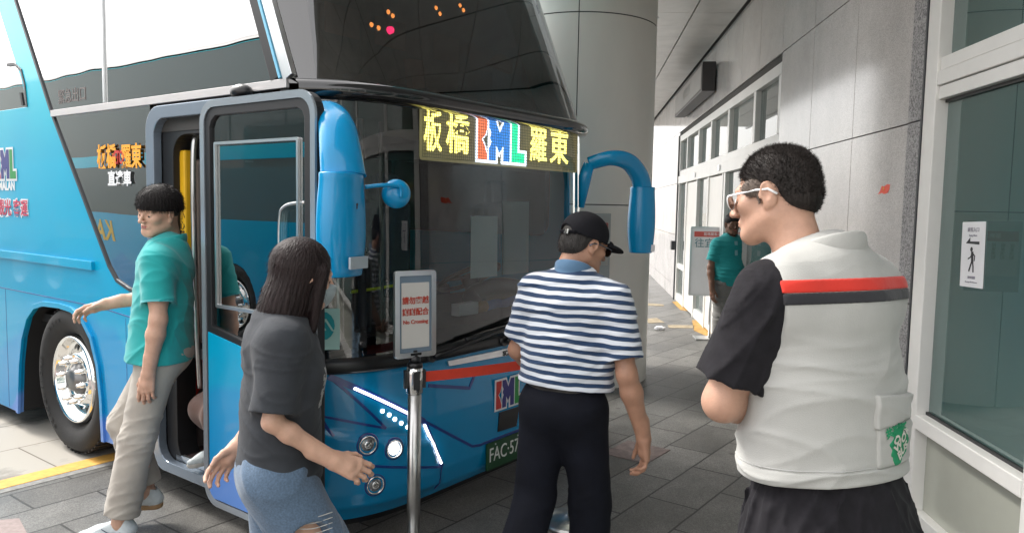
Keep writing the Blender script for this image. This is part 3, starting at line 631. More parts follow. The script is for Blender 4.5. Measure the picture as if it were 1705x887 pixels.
# blue door-to-arch lower flank edges
lw = [(1.60, 1.172), (1.88, 1.187), (2.02, 1.227), (2.115, 1.312), (2.835, 2.255), (1.60, 2.255)]
MB().slab(lw, P(-1.246), .004).build('side_window', M_side, bus)
uw = [(.36, 2.30), (2.862, 2.30), (3.71, 3.61), (.93, 3.61)]
MB().slab(uw, P(-1.246), .004).build('side_window', M_side, bus)
def strip(name, pts, w_, m, x=-1.254, th=.012, parent=None):
    mb = MB(); Pp = [Vector(p) for p in pts]; L0 = []; R_ = []
    for i, p in enumerate(Pp):
        dd = (Pp[min(i + 1, len(Pp) - 1)] - Pp[max(i - 1, 0)]).normalized(); n_ = Vector((-dd.y, dd.x)) * w_ / 2; L0.append(tuple(p + n_)); R_.append(tuple(p - n_))
    return mb.slab(L0 + R_[::-1], P(x), th).build(name, m, parent or bus, bev=.002)
strip('diagonal_trim', [(1.60, 1.165), (1.86, 1.178), (2.02, 1.222), (2.115, 1.305), (2.86, 2.29), (3.72, 3.62)], .022, M_darkgrey, -1.256)
strip('belt_trim', [(.34, 2.275), (2.845, 2.275)], .042, mat('pale silver trim', (.62, .60, .60, 1), .3, .3, var=.04), -1.262, .02)
strip('window_bar', [(2.12, 2.3), (2.12, 3.6)], .018, M_alu, -1.258)
strip('front_post', [(.42, 2.30), (.965, 3.61)], .075, M_seal, -1.262, .03)
strip('post_trim', [(.382, 2.30), (.93, 3.61)], .016, mat('sky blue trim', lin(120, 190, 222), .3, var=0), -1.268, .02)
strip('post_cover', [(.33, 2.30), (.88, 3.61)], .07, M_alu, -1.262, .03)
strip('roof_edge', [(.93, 3.64), (12.1, 3.64)], .06, M_blue, -1.25)
strip('side_moulding', [(2.30, 1.295), (12.0, 1.295)], .055, M_blue, -1.272, .024)
strip('crease_shade_line', [(1.60, .995), (2.25, 1.035), (12, 1.05)], .007, M_blued, -1.2515, .004)  # shaded body crease drawn as a dark strip
strip('panel_joint', [(1.92, .2), (1.92, 1.0)], .005, M_blued, -1.2512, .003)
strip('panel_joint', [(3.72, .14), (3.72, 1.04)], .006, M_blued, -1.2512, .003)
strip('panel_joint', [(1.74, .26), (1.74, .72), (1.60, .72)], .006, M_blued, -1.2512, .003)
for y in (5.2, 6.4, 7.4, 10.7): strip('panel_joint', [(y, .14), (y, 1.04)], .006, M_blued, -1.2512, .003)
strip('arch_lip', a1, .035, M_blue, -1.268, .02)
strip('window_arc_reflection', [(3.235, 2.345), (3.26, 2.5), (3.31, 2.60), (3.42, 2.655), (3.55, 2.66)], .022, M_darkgrey, -1.256)  # dark arc of a reflection in the side glass, drawn as a strip
# lettering on the side
SM = lambda y, z, x=-1.2525: frame((x, y, z), (0, -1, 0), (0, 0, 1))
M_or = mat('orange lettering', lin(246, 168, 40), .5, var=0)
o_ = text('lettering', '板橋', .15, SM(2.10, 1.965, -1.2575), M_or, bus, bold=.004, sx=.80)
text('lettering', '<ETC>', .11, SM(1.953, 1.963, -1.2575), M_red, bus, bold=.003, sx=.46)
text('lettering', '羅東', .15, SM(1.80, 1.960, -1.2575), M_or, bus, bold=.004, sx=.80)
text('lettering', '直達車', .095, SM(1.945, 1.835, -1.2575), M_white2, bus, bold=.003)
text('lettering', '緊急出口', .10, SM(2.56, 2.37, -1.2475), mat('faded lettering', lin(120, 112, 110), .6, var=0), bus)
emblem(SM(3.62, 1.955), .21, bus, EM, .016)
text('lettering', 'KAMALAN', .085, SM(3.68, 1.795), M_white2, bus, bold=.004)
M_pink = mat('crimson lettering', lin(206, 60, 92), .5, var=0)
text('lettering_outline', '瑪蘭觀光 客運', .125, SM(3.66, 1.632), M_white2, bus, bold=.011)
text('lettering', '瑪蘭觀光 客運', .125, SM(3.66, 1.632, -1.2545), M_pink, bus, bold=.001)
# door opening frame with rounded corners
dfo = rrect(.40, .16, 1.615, 2.24, .13); dfi = rrect(.50, .22, 1.53, 2.17, .10)
MB().slab(dfo, P(-1.268), .05, holes=[dfi[::-1]]).build('door_frame', mat('door frame paint', lin(140, 152, 166), .25, .5, var=.04), bus, bev=.012)
MB().slab(rrect(.499, .21, 1.531, 2.171, .10), P(-1.215), .12, holes=[rrect(.56, .22, 1.42, 2.08, .12)[::-1]]).build('door_seal', M_seal, bus, bev=.015)
MB().slab([(.29, .2), (.40, .2), (.40, 2.25), (.34, 2.25), (.29, 2.2)], P(-1.25), .03).build('front_corner', M_seal, bus)
# inside: floor, steps, walls, seats
MB().box((-1.15, .55, .82), (1.15, 11.9, .88)).box((-.25, .30, .82), (1.15, .55, .88)).build('floor', M_intd, bus)
MB().box((-1.2, .40, .14), (1.2, 2.2, .20)).box((-1.15, 2.2, .14), (1.15, 2.25, 1.15)).box((-1.2, 3.55, .14), (1.2, 12, .2)).box((-.62, 2.25, .14), (-.58, 3.55, 1.1)).build('underbody', M_intd, bus)
MB().box((-1.2, 2.25, 1.12), (1.2, 11.9, 1.15)).box((-1.2, 2.20, 1.15), (1.2, 2.24, 2.1)).box((-1.22, .5, 2.1), (1.22, 11.9, 2.28)).build('inner_panels', M_int, bus)
M_stair = mat('maroon step tread', lin(86, 66, 66), .7, var=.1)
for k in range(3):
    st_ = MB().box((-1.20 + .3 * k, .50, .20 + .21 * k), (-.86 + .3 * k, 1.46, .25 + .21 * k)).build('step', M_stair, bus)
    MB().box((-1.215 + .3 * k, .52, .215 + .21 * k), (-1.19 + .3 * k, 1.44, .255 + .21 * k), bev=.004).build('step_edge', M_alu, st_)
    MB().box((-.87 + .3 * k, .5, .25 + .21 * k), (-.865 + .3 * k, 1.46, .41 + .21 * k)).build('riser', M_stair, st_)
MB().slab([(-1.05, 1.5), (-.97, 1.5), (-.97, .72), (-1.15, .48), (-1.188, .52), (-1.07, .80)], lambda u, v, d: (u, 1.445 + d, v), .02).build('red_stair_panel', mat('orange red panel', lin(216, 56, 44), .4, var=.04), bus)
MB().box((-1.19, 1.47, .25), (-.3, 1.50, 2.1)).build('stair_wall', mat('brown grey panel', lin(98, 88, 86), .6, var=.08), bus)
MB().box((-1.13, 1.28, .9), (-.95, 1.44, 1.95), bev=.03).build('inner_post', mat('warm grey post', lin(112, 102, 98), .5, var=.06), bus)
yp = MB().box((-1.175, 1.37, 1.0), (-1.12, 1.435, 2.0), bev=.012).build('yellow_post', mat('yellow padding', lin(226, 176, 28), .5, var=.08), bus)
text('lettering', '小心階梯', .055, frame((-1.1765, 1.402, 1.55), (0, 0, -1), (0, -1, 0)) if False else frame((-1.1765, 1.402, 1.58), (0, -1, 0), (0, 0, 1)), M_ink, yp) if False else text('lettering', '小\n心\n階\n梯\n間', .055, frame((-1.1765, 1.402, 1.52), (0, -1, 0), (0, 0, 1)), M_ink, yp)
MB().tube(bez([(-1.14, 1.30, .65), (-1.16, 1.30, 1.2), (-1.16, 1.30, 2.0), (-1.10, 1.30, 2.07)]), .016).build('handrail', M_steel, bus)
MB().tube(bez([(-1.05, .60, .9), (-1.08, .58, 1.3), (-1.0, .52, 1.6), (-.7, .48, 1.62)]), .016).build('handrail', M_steel, bus)
# dashboard, wheel, driver's seat
db = MB(); db.grid(lambda x, k: (x, [.12, .14, .42, .62, .66][int(k)] + fs(x, 1.0) - .03, [.90, 1.035, 1.06, 1.14, .88][int(k)]), [x * .93 for x in XS if x > -.9], list(range(5)), sm=False); db.build('dashboard', mat('dashboard plastic', lin(44, 44, 48), .55, var=.12), bus)
MB().tube(bez([(.30, .40, 1.04), (.34, .52, 1.12), (.7, .56, 1.16), (1.0, .48, 1.1)]), .06).build('instrument_hood', M_black, bus)
sw = MB(); RW = Matrix.Translation((.55, .72, 1.22)) @ Matrix.Rotation(radians(-28), 4, 'X')
sw.tube([(.225 * cos(a * pi / 18), .225 * sin(a * pi / 18), 0) for a in range(37)], .016, cap=False).tube([(-.21, 0, 0), (.21, 0, 0)], .014).tube([(0, 0, 0), (0, -.21, 0)], .014).lathe([(.0, .02), (.06, .015), (.06, -.03), (.03, -.3)], 20, mi=0); sw.build('steering_wheel', M_black, bus, RW)
ds = MB().box((.28, 1.1, 1.0), (.82, 1.6, 1.14), bev=.05).build('driver_seat', mat('seat cloth', lin(52, 54, 70), .9, var=.15, vs=30), bus)
MB().box((.30, 1.5, 1.1), (.80, 1.64, 1.75), bev=.06).box((.42, 1.52, 1.72), (.68, 1.62, 1.95), bev=.04).build('backrest', ds.data.materials[0], ds)
M_neon = mat('neon yellow webbing', lin(214, 232, 40), .6, var=.05)
MB().tube(bez([(-.86, .34, 1.26), (-.72, .30, 1.27), (-.60, .28, 1.28)]), .012, sq=(.4, 1)).tube(bez([(-.52, .26, 1.16), (-.42, .26, 1.19), (-.40, .28, 1.27), (-.46, .28, 1.33), (-.56, .28, 1.33)]), .02, sq=(.35, 1)).build('webbing', M_neon, bus)
MB().box((-.16, .20, 1.07), (.02, .26, 1.14)).build('white_box', M_paper, bus); MB().lathe([(.03, 0), (.035, .02), (.035, .10), (.0, .10)], 16, 'x', (.03, .24, 1.10)).build('brown_roll', mat('brown tape', lin(176, 130, 60), .5), bus)
MB().tube(bez([(.13, .25, 1.09), (.22, .22, 1.11), (.34, .24, 1.10), (.46, .22, 1.12)]), [.03] * 37, 10).build('blue_bottle', mat('blue plastic', lin(60, 96, 170), .15, var=.2, vs=20), bus)
MB().tube([(-.86, .25, .98), (-.84, .30, 2.15)], .022).tube([(-.72, .25, .98), (-.70, .30, 2.15)], .010).build('inner_pillar', M_int, bus)
MB().box((-1.0, .36, 1.0), (-.62, .40, 1.45), bev=.01).build('fare_box', mat('fare box', lin(70, 66, 64), .35, .4, var=.1), bus)
MB().tube(bez([(-.98, .30, 1.0), (-.98, .30, 1.42), (-.92, .30, 1.48), (-.80, .30, 1.48)]), .012).build('rail', M_steel, bus)
# upper deck seats, amber dots and red lamp
M_seatc = mat('brown orange seat cover', lin(176, 98, 48), .8, var=.15)
for x in (-.9, -.4, .4, .9):
    q = MB().box((x - .22, 1.5, 2.45), (x + .22, 1.95, 2.65), bev=.04).build('passenger_seat', M_intd, bus)
    MB().box((x - .21, 1.88, 2.55), (x + .21, 2.0, 3.20), bev=.05).build('backrest', M_intd, q); MB().box((x - .17, 1.865, 2.98), (x + .17, 1.879, 3.20), bev=.01).build('seat_cover', M_seatc, q)
M_lo = emis('amber glow dot', (1, .30, .06, 1), 5.0)
for (x, z) in [(-.67, 2.715), (-.645, 2.70), (-.81, 2.62), (-.77, 2.61), (-.26, 2.83), (-.24, 2.80), (-.02, 2.90), (.0, 2.875)]:
    MB().lathe([(0, 0), (.010, .001), (.013, .006)], 12, 'y', (x, fs(x, z) + .035, z), cap=False).build('amber_dot', M_lo, bus)  # small glowing amber discs just behind the upper windscreen
MB().lathe([(0, -.01), (.017, 0), (.02, .02)], 16, 'y', (-.672, .245, 2.62), cap=False).build('red_lamp', emis('magenta lamp', (1, .02, .12, 1), 6), bus)
MB().tube([(-.672, .27, 2.62), (-.672, .5, 2.7)], .006).build('lamp_stalk', M_black, bus)
MB().box((-1.22, 1.0, 3.55), (1.22, 11.9, 3.60)).box((-1.2, 11.8, .2), (1.2, 11.9, 3.55)).build('roof_lining', M_intd, bus)
# roof, far side, tail
rf = MB(); rf.grid(lambda x, y: (x, max(y, fs(x, 3.76) + .0) if y < 1 else y, 3.86 - .22 * abs(x / 1.25) ** 4 - (.10 if y < .9 else 0)), XS, [.7, 1.0, 1.3, 6, 12.1]); rf.build('roof', M_blue, bus)
R1 = [(.30, .19)] + a1 + a2 + a3 + [(12.1, .14), (12.1, 3.62), (.95, 3.62), (.36, 2.30)]
RW1 = [(.50, 1.2), (11.9, 1.2), (11.9, 2.22), (.55, 2.22)]; RW2 = [(.60, 2.36), (11.9, 2.36), (11.9, 3.612), (1.10, 3.612)]
MB().slab(R1, P(1.22), .03, holes=[RW2[::-1], rrect(.5, 1.5, 7.8, 2.2, .1)[::-1]]).build('far_side_panel', M_blue, bus)
MB().slab(RW2, P(1.242), .004).slab(rrect(.5, 1.5, 7.8, 2.2, .1), P(1.242), .004).build('far_side_window', M_side, bus)
MB().box((-1.22, 12.07, .15), (1.22, 12.10, 3.62)).build('tail_panel', M_blue, bus)
text('lettering', 'KAMALAN', .42, frame((1.253, 7.2, 1.22), (0, 1, 0), (0, 0, 1)), mat('golden lettering', lin(232, 190, 90), .5, var=0), bus, bold=.01)
text('lettering', 'KML', .5, frame((1.253, 10.3, 1.7), (0, 1, 0), (0, 0, 1)), M_white2, bus, bold=.02)
# mirrors
def mirror(sx_, o, name='side_mirror'):
    """o: bus-frame shift; arm from the roof corner, drooping housing"""
    pass
MB().slab([(.01, 2.45), (.12, 2.47), (.10, 2.64), (-.03, 2.63)], lambda u, v, d: (u, .75 + d, v), .05).build('seat_cover', M_seatc, bus)
MB().slab([(.78, 2.73), (1.06, 2.70), (1.04, 2.80), (.92, 2.82)], lambda u, v, d: (u, .75 + d, v), .05).build('seat_cover', M_seatc, bus)
ar = bez([(-1.18, .20, 2.11), (-1.26, .03, 2.12), (-1.33, -.10, 2.05), (-1.37, -.17, 1.94), (-1.38, -.20, 1.83)], 8)
n_ = len(ar); mi_ = MB().tube(ar, [.058 + .030 * i / n_ for i in range(n_)], 18, sq=(1.15, .78), up=(0, 1, 0)).build('side_mirror', M_bluef, bus)
def housing(cx, cy, z0, z1, wx, wy, yaw, name, parent, bulge=1.):
    ns = 16; mb = MB(); prof = []
    for i in range(ns + 1):
        t = i / ns; z = z0 + (z1 - z0) * t
        w_ = .92 + .12 * sin(pi * min(1, t * 1.1)) - .20 * max(0, .35 - t) ** 1.0; prof.append((z, w_))
    v = []; n2 = 28
    for (z, w_) in prof:
        for k in range(n2):
            a = 2 * pi * k / n2; c, s_ = cos(a), sin(a); e = .55
            x = wx * w_ * (abs(c) ** e) * (1 if c > 0 else -1); y = wy * w_ * (abs(s_) ** e) * (1 if s_ > 0 else -1)
            if y < 0: y *= bulge * (1 - .3 * (x / wx) ** 2)
            q = Matrix.Rotation(yaw, 3, 'Z') @ Vector((x, y, 0)); v.append((cx + q.x, cy + q.y, z))
    f = [(i * n2 + k, i * n2 + (k + 1) % n2, (i + 1) * n2 + (k + 1) % n2, (i + 1) * n2 + k) for i in range(ns) for k in range(n2)]
    mb.add(v, f, 0, True); mb.f += [tuple(range(n2))[::-1], tuple(ns * n2 + k for k in range(n2))]; mb.mi += [0, 0]; mb.sm += [False, False]
    return mb.build(name, M_bluef, parent, bev=.006)
hz = housing(-1.395, -.20, 1.415, 1.845, .118, .055, radians(12), 'mirror_housing', mi_, 1.5)
HF = frame((-1.395 + .095 * sin(radians(12)) - .0, -.20 - .0895, 1.475), (cos(radians(12)), sin(radians(12)), 0), (0, 0, 1))
flat('mirror_label', .12, .05, mat('grey label', (.36, .42, .46, 1), .6, var=.05), mi_, HF @ Matrix.Translation((0, 0, .003)), .01)
MB().lathe([(.0, 0), (.006, .001), (.006, .003)], 10).box((-.002, -.018, 0), (.002, 0, .003)).build('key_hole', M_black, mi_, HF @ Matrix.Translation((-.02, .24, .003)))
MB().tube(bez([(-1.28, -.22, 1.79), (-1.22, -.26, 1.80), (-1.15, -.28, 1.80), (-1.13, -.285, 1.785), (-1.13, -.285, 1.75)], 6), .009).build('mirror_rod', M_bluef, mi_)
MB().lathe([(.0, -.028), (.03, -.026), (.052, -.016), (.064, 0), (.066, .012), (.06, .016)], 30, 'y').build('round_mirror', M_bluef, mi_, Matrix.Translation((-1.125, -.255, 1.765)) @ Matrix.Rotation(radians(-28), 4, 'Z'))
ar = bez([(.99, .03, 2.02), (1.06, -.10, 2.06), (1.20, -.16, 2.04), (1.33, -.18, 1.95), (1.385, -.18, 1.86)], 8); n_ = len(ar)
m2 = MB().tube(ar, [.046 + .024 * i / n_ for i in range(n_)], 18, sq=(.75, 1.05), up=(0, 1, 0)).build('side_mirror', M_bluef, bus)
housing(1.40, -.17, 1.405, 1.875, .095, .055, radians(-25), 'mirror_housing', m2, 1.6)
MB().tube([(.99, .03, 2.02), (.975, .05, 1.93), (.97, .07, 1.72)], [.04, .045, .02], 14).build('arm_root', M_bluef, m2)
flat('mirror_label', .03, .05, M_paper, m2, frame((1.415, -.265, 1.44), (cos(radians(-25)), sin(radians(-25)), 0), (0, 0, 1)), .01)
# wheels
def wheel(y0, x=-1.25, first=None):
    if first:
        w_ = dup(first, bus); w_.location = (x, y0, .5); w_.rotation_euler = (0, 0, pi if x > 0 else 0); return w_
    w_ = empty('wheel'); w_.parent = bus; w_.location = (x, y0, .5)
    MB().lathe([(.30, .06), (.325, .035), (.36, .005), (.40, -.012), (.44, -.012), (.47, .0), (.492, .03), (.499, .06), (.499, .25), (.47, .30), (.30, .30)], 72, 'x', cap=False).build('tyre', M_rubber, w_)
    for k in range(48):
        pass
    mb = MB()
    for k in range(60):
        a = 2 * pi * k / 60; mb.box((.02, -.012, .494), (.24, .012, .503), M=Matrix.Rotation(a, 4, 'X'))
    mb.build('tread', M_rubber, w_)
    rim = MB().lathe([(.302, .045), (.296, .02), (.285, .012), (.272, .03), (.262, .075), (.245, .10), (.19, .075), (.175, .05), (.168, .045), (.145, .045), (.11, .05), (.11, .09)], 64, 'x', cap=False).build('rim', M_chrome, w_)
    MB().lathe([(.302, .05), (.302, .22), (.1, .2)], 48, 'x', cap=False).build('rim_well', M_black, w_)
    mb = MB()
    for k in range(10):
        a = 2 * pi * (k + .3) / 10; R = Matrix.Rotation(a, 4, 'X')
        mb.bm(_disc(.026, .019), 0, R @ Matrix.Translation((.0795, 0, .222)) @ Matrix.Rotation(radians(24), 4, 'Y'))
    mb.build('hand_hole', M_black, rim)
    MB().lathe([(.0, .0), (.06, .0), (.075, .015), (.085, .03), (.105, .045), (.11, .09)], 40, 'x', cap=False).build('hub', mat('cast hub', (.20, .20, .20, 1), .4, .8, var=.2), w_)
    for k in range(10):
        a = 2 * pi * k / 10; MB().lathe([(.0, -.022), (.013, -.02), (.015, .0), (.019, .002), (.021, .046)], 6, 'x', (0, .147 * cos(a), .147 * sin(a)), cap=False).build('nut', M_chrome, w_)
    for k, ch in enumerate('BRIDGESTONE'):
        a = radians(205 + k * 7.2)
        text('tyre_lettering', ch, .052, Matrix.Rotation(a, 4, 'X') @ frame((-.0145, 0, .405), (0, -1, 0), (0, 0, 1)), M_letter, w_)
    for k, ch in enumerate('R150'):
        a = radians(20 + k * 8); text('tyre_lettering', ch, .045, Matrix.Rotation(-a, 4, 'X') @ frame((-.0145, 0, .405), (0, -1, 0), (0, 0, 1)), M_letter, w_)
    return w_
M_letter = mat('tyre lettering rubber', lin(26, 25, 25), .6, var=0)
def _disc(ry, rz):
    bm = bmesh.new(); bmesh.ops.create_circle(bm, cap_ends=True, radius=1, segments=20)
    for v in bm.verts: v.co = Vector((0, v.co.x * rz * 1.35, v.co.y * ry * .85))
    bmesh.ops.solidify if False else None
    return bm
wh = wheel(2.70); wh.rotation_euler = (radians(6), 0, radians(0))
wheel(8.3, first=wh); wheel(9.7, first=wh); wheel(2.7, 1.25, wh); wheel(8.3, 1.25, wh); wheel(9.7, 1.25, wh)
MB().slab([(2.2, .3)] + [(y, z + .02) for y, z in a1[1:-1]] + [(3.6, .3)], lambda u, v, d: (-1.215 + d, u, v), .0).build('arch_liner', M_intd, bus) if False else None
mb = MB(); mb.grid(lambda k, x: (x, a1[int(k)][0], a1[int(k)][1] + .01), list(range(len(a1))), [-1.235, -.60]); mb.build('arch_liner', M_intd, bus)
# open door leaf, parallel to the side
LX = -1.425
leaf = empty('door_leaf'); leaf.parent = bus
lo = rrect(-.075, .205, .785, 2.195, .10); 
gl_ = [(-.005, .99), (.70, 1.13)]
opn = [(-.0, .985), (.715, 1.105)] + [(.715, 2.07), (.70, 2.10), (.665, 2.125), (.05, 2.125), (.015, 2.11), (.0, 2.08)]
fr = MB().slab(lo, P(LX), .05, holes=[opn]).build('leaf_frame', M_seal, leaf, bev=.014)
MB().slab([(-.043, .236), (.745, .236), (.745, 1.075), (-.043, .957)], P(LX - .004), .01).build('leaf_panel', M_blue, leaf, bev=.003)
MB().slab(opn, P(LX + .015), .006).build('leaf_glass', M_door, leaf)
MB().slab(rrect(-.078, .20, .79, 2.20, .105), P(LX - .006), .012, holes=[rrect(-.046, .232, .755, 2.166, .080)[::-1]]).build('leaf_edge_trim', mat('leaf silver edge', lin(176, 184, 192), .22, .6, var=.04), leaf)
MB().slab(rrect(.045, 1.2, .685, 2.0, .01), P(LX + .002), .012, holes=[rrect(.06, 1.19, .67, 1.982, .005)[::-1]] if False else [rrect(.058, 1.215, .672, 1.987, .005)[::-1]]).build('leaf_reflection_rim', M_alu, leaf)  # pale outline of a reflection in the leaf glass, built as a thin frame
MB().tube(bez([(-1.40, .20, 1.3), (-1.40, .20, 1.62), (-1.40, .16, 1.70), (-1.40, .02, 1.72)], 6), .012).build('leaf_handle', M_steel, leaf)
MB().tube(bez([(-1.39, .45, 1.9), (-1.33, .60, 2.1), (-1.25, .70, 2.2)], 6), .016).build('hinge_arm', M_steel, leaf)
bm = bmesh.new(); bmesh.ops.create_uvsphere(bm, u_segments=20, v_segments=12, radius=.05)
MB().bm(bm, sm=True).build('door_lamp', M_black, bus, Matrix.Translation((-1.31, .62, 2.245)) @ Matrix.Diagonal((1, 1.3, .8, 1)))
# neighbouring coach (seen mirrored in the side glass)
M_side2 = glass('neighbour window glass', (.2, .25, .25, 1), .03, .5, body=((.16, .20, .195, 1), .8))
nbus = dup(bus); nbus['label'] = 'second blue coach parked alongside, mirrored in the side glass'
nbus.location = BUSLOC + Matrix.Rotation(BUSROT, 3, 'Z') @ Vector((-5.75, 2.6, 0))
for ch in list(nbus.children):
    if ch.name.startswith('far_side_window'): ch.data = ch.data.copy(); ch.data.materials[0] = M_side2
    if ch.name.startswith('roof') and not ch.name.startswith('roof_lining') or ch.name.startswith('roof_edge'): ch.data = ch.data.copy(); ch.data.materials[0] = M_darkgrey
    if ch.name.split('.')[0] in ('door_leaf', 'side_mirror', 'destination_sign', 'running_light', 'led_lamp', 'webbing', 'amber_dot', 'red_lamp', 'headlight', 'passenger_seat', 'dashboard', 'pale_panel', 'window_poster', 'poster_disc', 'poster_mark'):
        for g_ in list(ch.children):
            for h_ in list(g_.children): bpy.data.objects.remove(h_)
            bpy.data.objects.remove(g_)
        bpy.data.objects.remove(ch)
# ================================================================ people: bodies and clothes are grown as smooth distance fields and meshed with surface nets
A_ = lambda *p: np.array(p, dtype=np.float32)
def rotm(rx=0, ry=0, rz=0): return np.array(Euler((radians(rx), radians(ry), radians(rz))).to_matrix(), dtype=np.float32)
class SDF:
    def __init__(s): s.p = []
    def add(s, fn, c, rad, k=.02, op='u'): s.p.append((fn, np.array(c, np.float32), np.array(rad, np.float32) * np.ones(3, np.float32), k, op)); return s
    def cone(s, a, b, r1, r2, k=.02, op='u', q=(1, 1, 1)):
        """round cone a->b; q scales space (x,y,z) so q=(1,.7,1) flattens depth"""
        q = np.array(q, np.float32); a = np.array(a, np.float32); b = np.array(b, np.float32); a2, b2 = a / q, b / q; ba = b2 - a2; l2 = float(ba @ ba) + 1e-9
        mq = float(q.min())
        def f(P):
            p = P / q - a2; h = np.clip((p @ ba) / l2, 0, 1); d = np.sqrt(((p - h[..., None] * ba) ** 2).sum(-1)) - (r1 + (r2 - r1) * h); return d * mq
        R = max(r1, r2) * q; return s.add(f, (a + b) / 2, abs(a - b) / 2 + R + .01, k, op)
    def ell(s, c, r, k=.02, op='u', R=None):
        c = np.array(c, np.float32); r = np.array(r, np.float32)
        def f(P):
            p = P - c
            if R is not None: p = p @ R
            k0 = np.sqrt(((p / r) ** 2).sum(-1)); k1 = np.sqrt(((p / (r * r)) ** 2).sum(-1)) + 1e-9; return k0 * (k0 - 1) / k1
        m = float(r.max()); return s.add(f, c, (r if R is None else np.array([m] * 3)) + .005, k, op)
    def plane(s, pt, n, k=.004):
        """keep only the side opposite to n"""
        pt = np.array(pt, np.float32); n = np.array(n, np.float32); n = n / np.linalg.norm(n)
        return s.add(lambda P: (P - pt) @ n, pt, 9, k, 'i')
    def box(s, c, h, k=.01, op='u', R=None, r=.005):
        c = np.array(c, np.float32); h = np.array(h, np.float32) - r
        def f(P):
            p = P - c
            if R is not None: p = p @ R
            q = abs(p) - h; return np.sqrt((np.maximum(q, 0) ** 2).sum(-1)) + np.minimum(q.max(-1), 0) - r
        m = float(np.linalg.norm(h) + r); return s.add(f, c, (h + r + .01) if R is None else m, k, op)
    def warp(s, fn): s.p.append((fn, None, None, 0, 'w')); return s
    def mesh(s, h=.006):
        U = [(c - r, c + r) for (_, c, r, _, op) in s.p if op == 'u']
        lo = np.min([u[0] for u in U], 0) - 3 * h; hi = np.max([u[1] for u in U], 0) + 3 * h
        n = np.ceil((hi - lo) / h).astype(int) + 1
        D = np.full(n, 1.0, np.float32); ax = [lo[i] + h * np.arange(n[i], dtype=np.float32) for i in range(3)]
        for fn, c, r, k, op in s.p:
            if op == 'w' or r[0] > 5: i0 = np.zeros(3, int); i1 = n
            else:
                i0 = np.clip(np.floor((c - r - k - 2 * h - lo) / h).astype(int), 0, n); i1 = np.clip(np.ceil((c + r + k + 2 * h - lo) / h).astype(int) + 1, 0, n)
                if (i1 <= i0).any(): continue
            sl = tuple(slice(i0[i], i1[i]) for i in range(3))
            G = np.stack(np.meshgrid(*[ax[i][sl[i]] for i in range(3)], indexing='ij'), -1); a = D[sl]
            if op == 'w':
                m = abs(a) < .03; d = np.zeros_like(a); d[m] = fn(G[m]); D[sl] = a + d; continue
            b = fn(G).astype(np.float32); k = max(k, 1e-4)
            if op == 'u': D[sl] = smin(a, b, k)
            elif op == 's': D[sl] = smax(a, -b, k)
            else: D[sl] = smax(a, b, k)
        D[0] = D[-1] = 1; D[:, 0] = D[:, -1] = 1; D[:, :, 0] = D[:, :, -1] = 1
        return nets(D, lo, h)
def smin(a, b, k): t = np.clip(.5 + .5 * (b - a) / k, 0, 1); return b * (1 - t) + a * t - k * t * (1 - t)
def smax(a, b, k): t = np.clip(.5 + .5 * (a - b) / k, 0, 1); return b * (1 - t) + a * t + k * t * (1 - t)
def nets(D, lo, h):
    s = D < 0; n = np.array(D.shape)
    C8 = [(i, j, k) for i in (0, 1) for j in (0, 1) for k in (0, 1)]
    sub = lambda X, c: X[c[0]:n[0] - 1 + c[0], c[1]:n[1] - 1 + c[1], c[2]:n[2] - 1 + c[2]]
    cnt = sum(sub(s, c).astype(np.int8) for c in C8); act = (cnt > 0) & (cnt < 8)
    I = np.argwhere(act); ids = -np.ones(act.shape, np.int64); ids[act] = np.arange(len(I))
    val = {c: D[I[:, 0] + c[0], I[:, 1] + c[1], I[:, 2] + c[2]] for c in C8}
    acc = np.zeros((len(I), 3)); w = np.zeros(len(I))
    for a in C8:
        for ax in range(3):
            if a[ax]: continue
            b = list(a); b[ax] = 1; b = tuple(b); da, db = val[a], val[b]; x = (da < 0) != (db < 0)
            t = np.where(x, da / np.where(x, da - db, 1), 0); p = np.array(a, float)[None] + t[:, None] * (np.array(b) - np.array(a))[None]
            acc += p * x[:, None]; w += x
    V = lo + h * (I + acc / w[:, None]); F = []
    for ax in range(3):
        o1, o2 = [q for q in range(3) if q != ax]
        a = s[tuple(slice(0, n[i] - 1) if i == ax else slice(1, n[i] - 1) for i in range(3))]; b = s[tuple(slice(1, n[i]) if i == ax else slice(1, n[i] - 1) for i in range(3))]
        E = np.argwhere(a != b)
        if not len(E): continue
        base = E.copy(); base[:, o1] += 1; base[:, o2] += 1; fl = a[tuple(E.T)]
        def cid(d1, d2): q = base.copy(); q[:, o1] -= d1; q[:, o2] -= d2; return ids[tuple(q.T)]
        Q = np.stack([cid(1, 1), cid(0, 1), cid(0, 0), cid(1, 0)], 1)
        if ax == 1: fl = ~fl
        Q[~fl] = Q[~fl][:, ::-1]; F.append(Q)
    return V, np.concatenate(F)
def mkmesh(name, parts, m, parent=None, M=None):
    vs, fs_, b = [], [], 0
    for V, F in parts: vs.append(V); fs_.append(F + b); b += len(V)
    V = np.concatenate(vs).astype(np.float32); F = np.concatenate(fs_).astype(np.int32)
    me = bpy.data.meshes.new(name); me.vertices.add(len(V)); me.vertices.foreach_set('co', V.ravel()); me.loops.add(F.size); me.loops.foreach_set('vertex_index', F.ravel())
    me.polygons.add(len(F)); me.polygons.foreach_set('loop_start', np.arange(0, F.size, 4, dtype=np.int32)); me.polygons.foreach_set('loop_total', np.full(len(F), 4, np.int32))
    me.polygons.foreach_set('use_smooth', np.ones(len(F), bool)); me.update(calc_edges=True); me.validate()
    me.materials.append(m); return link(name, me, parent, M)
def tf(part, M):
    V, F = part; R = np.array(M.to_3x3()); t = np.array(M.translation); return V @ R.T + t, F
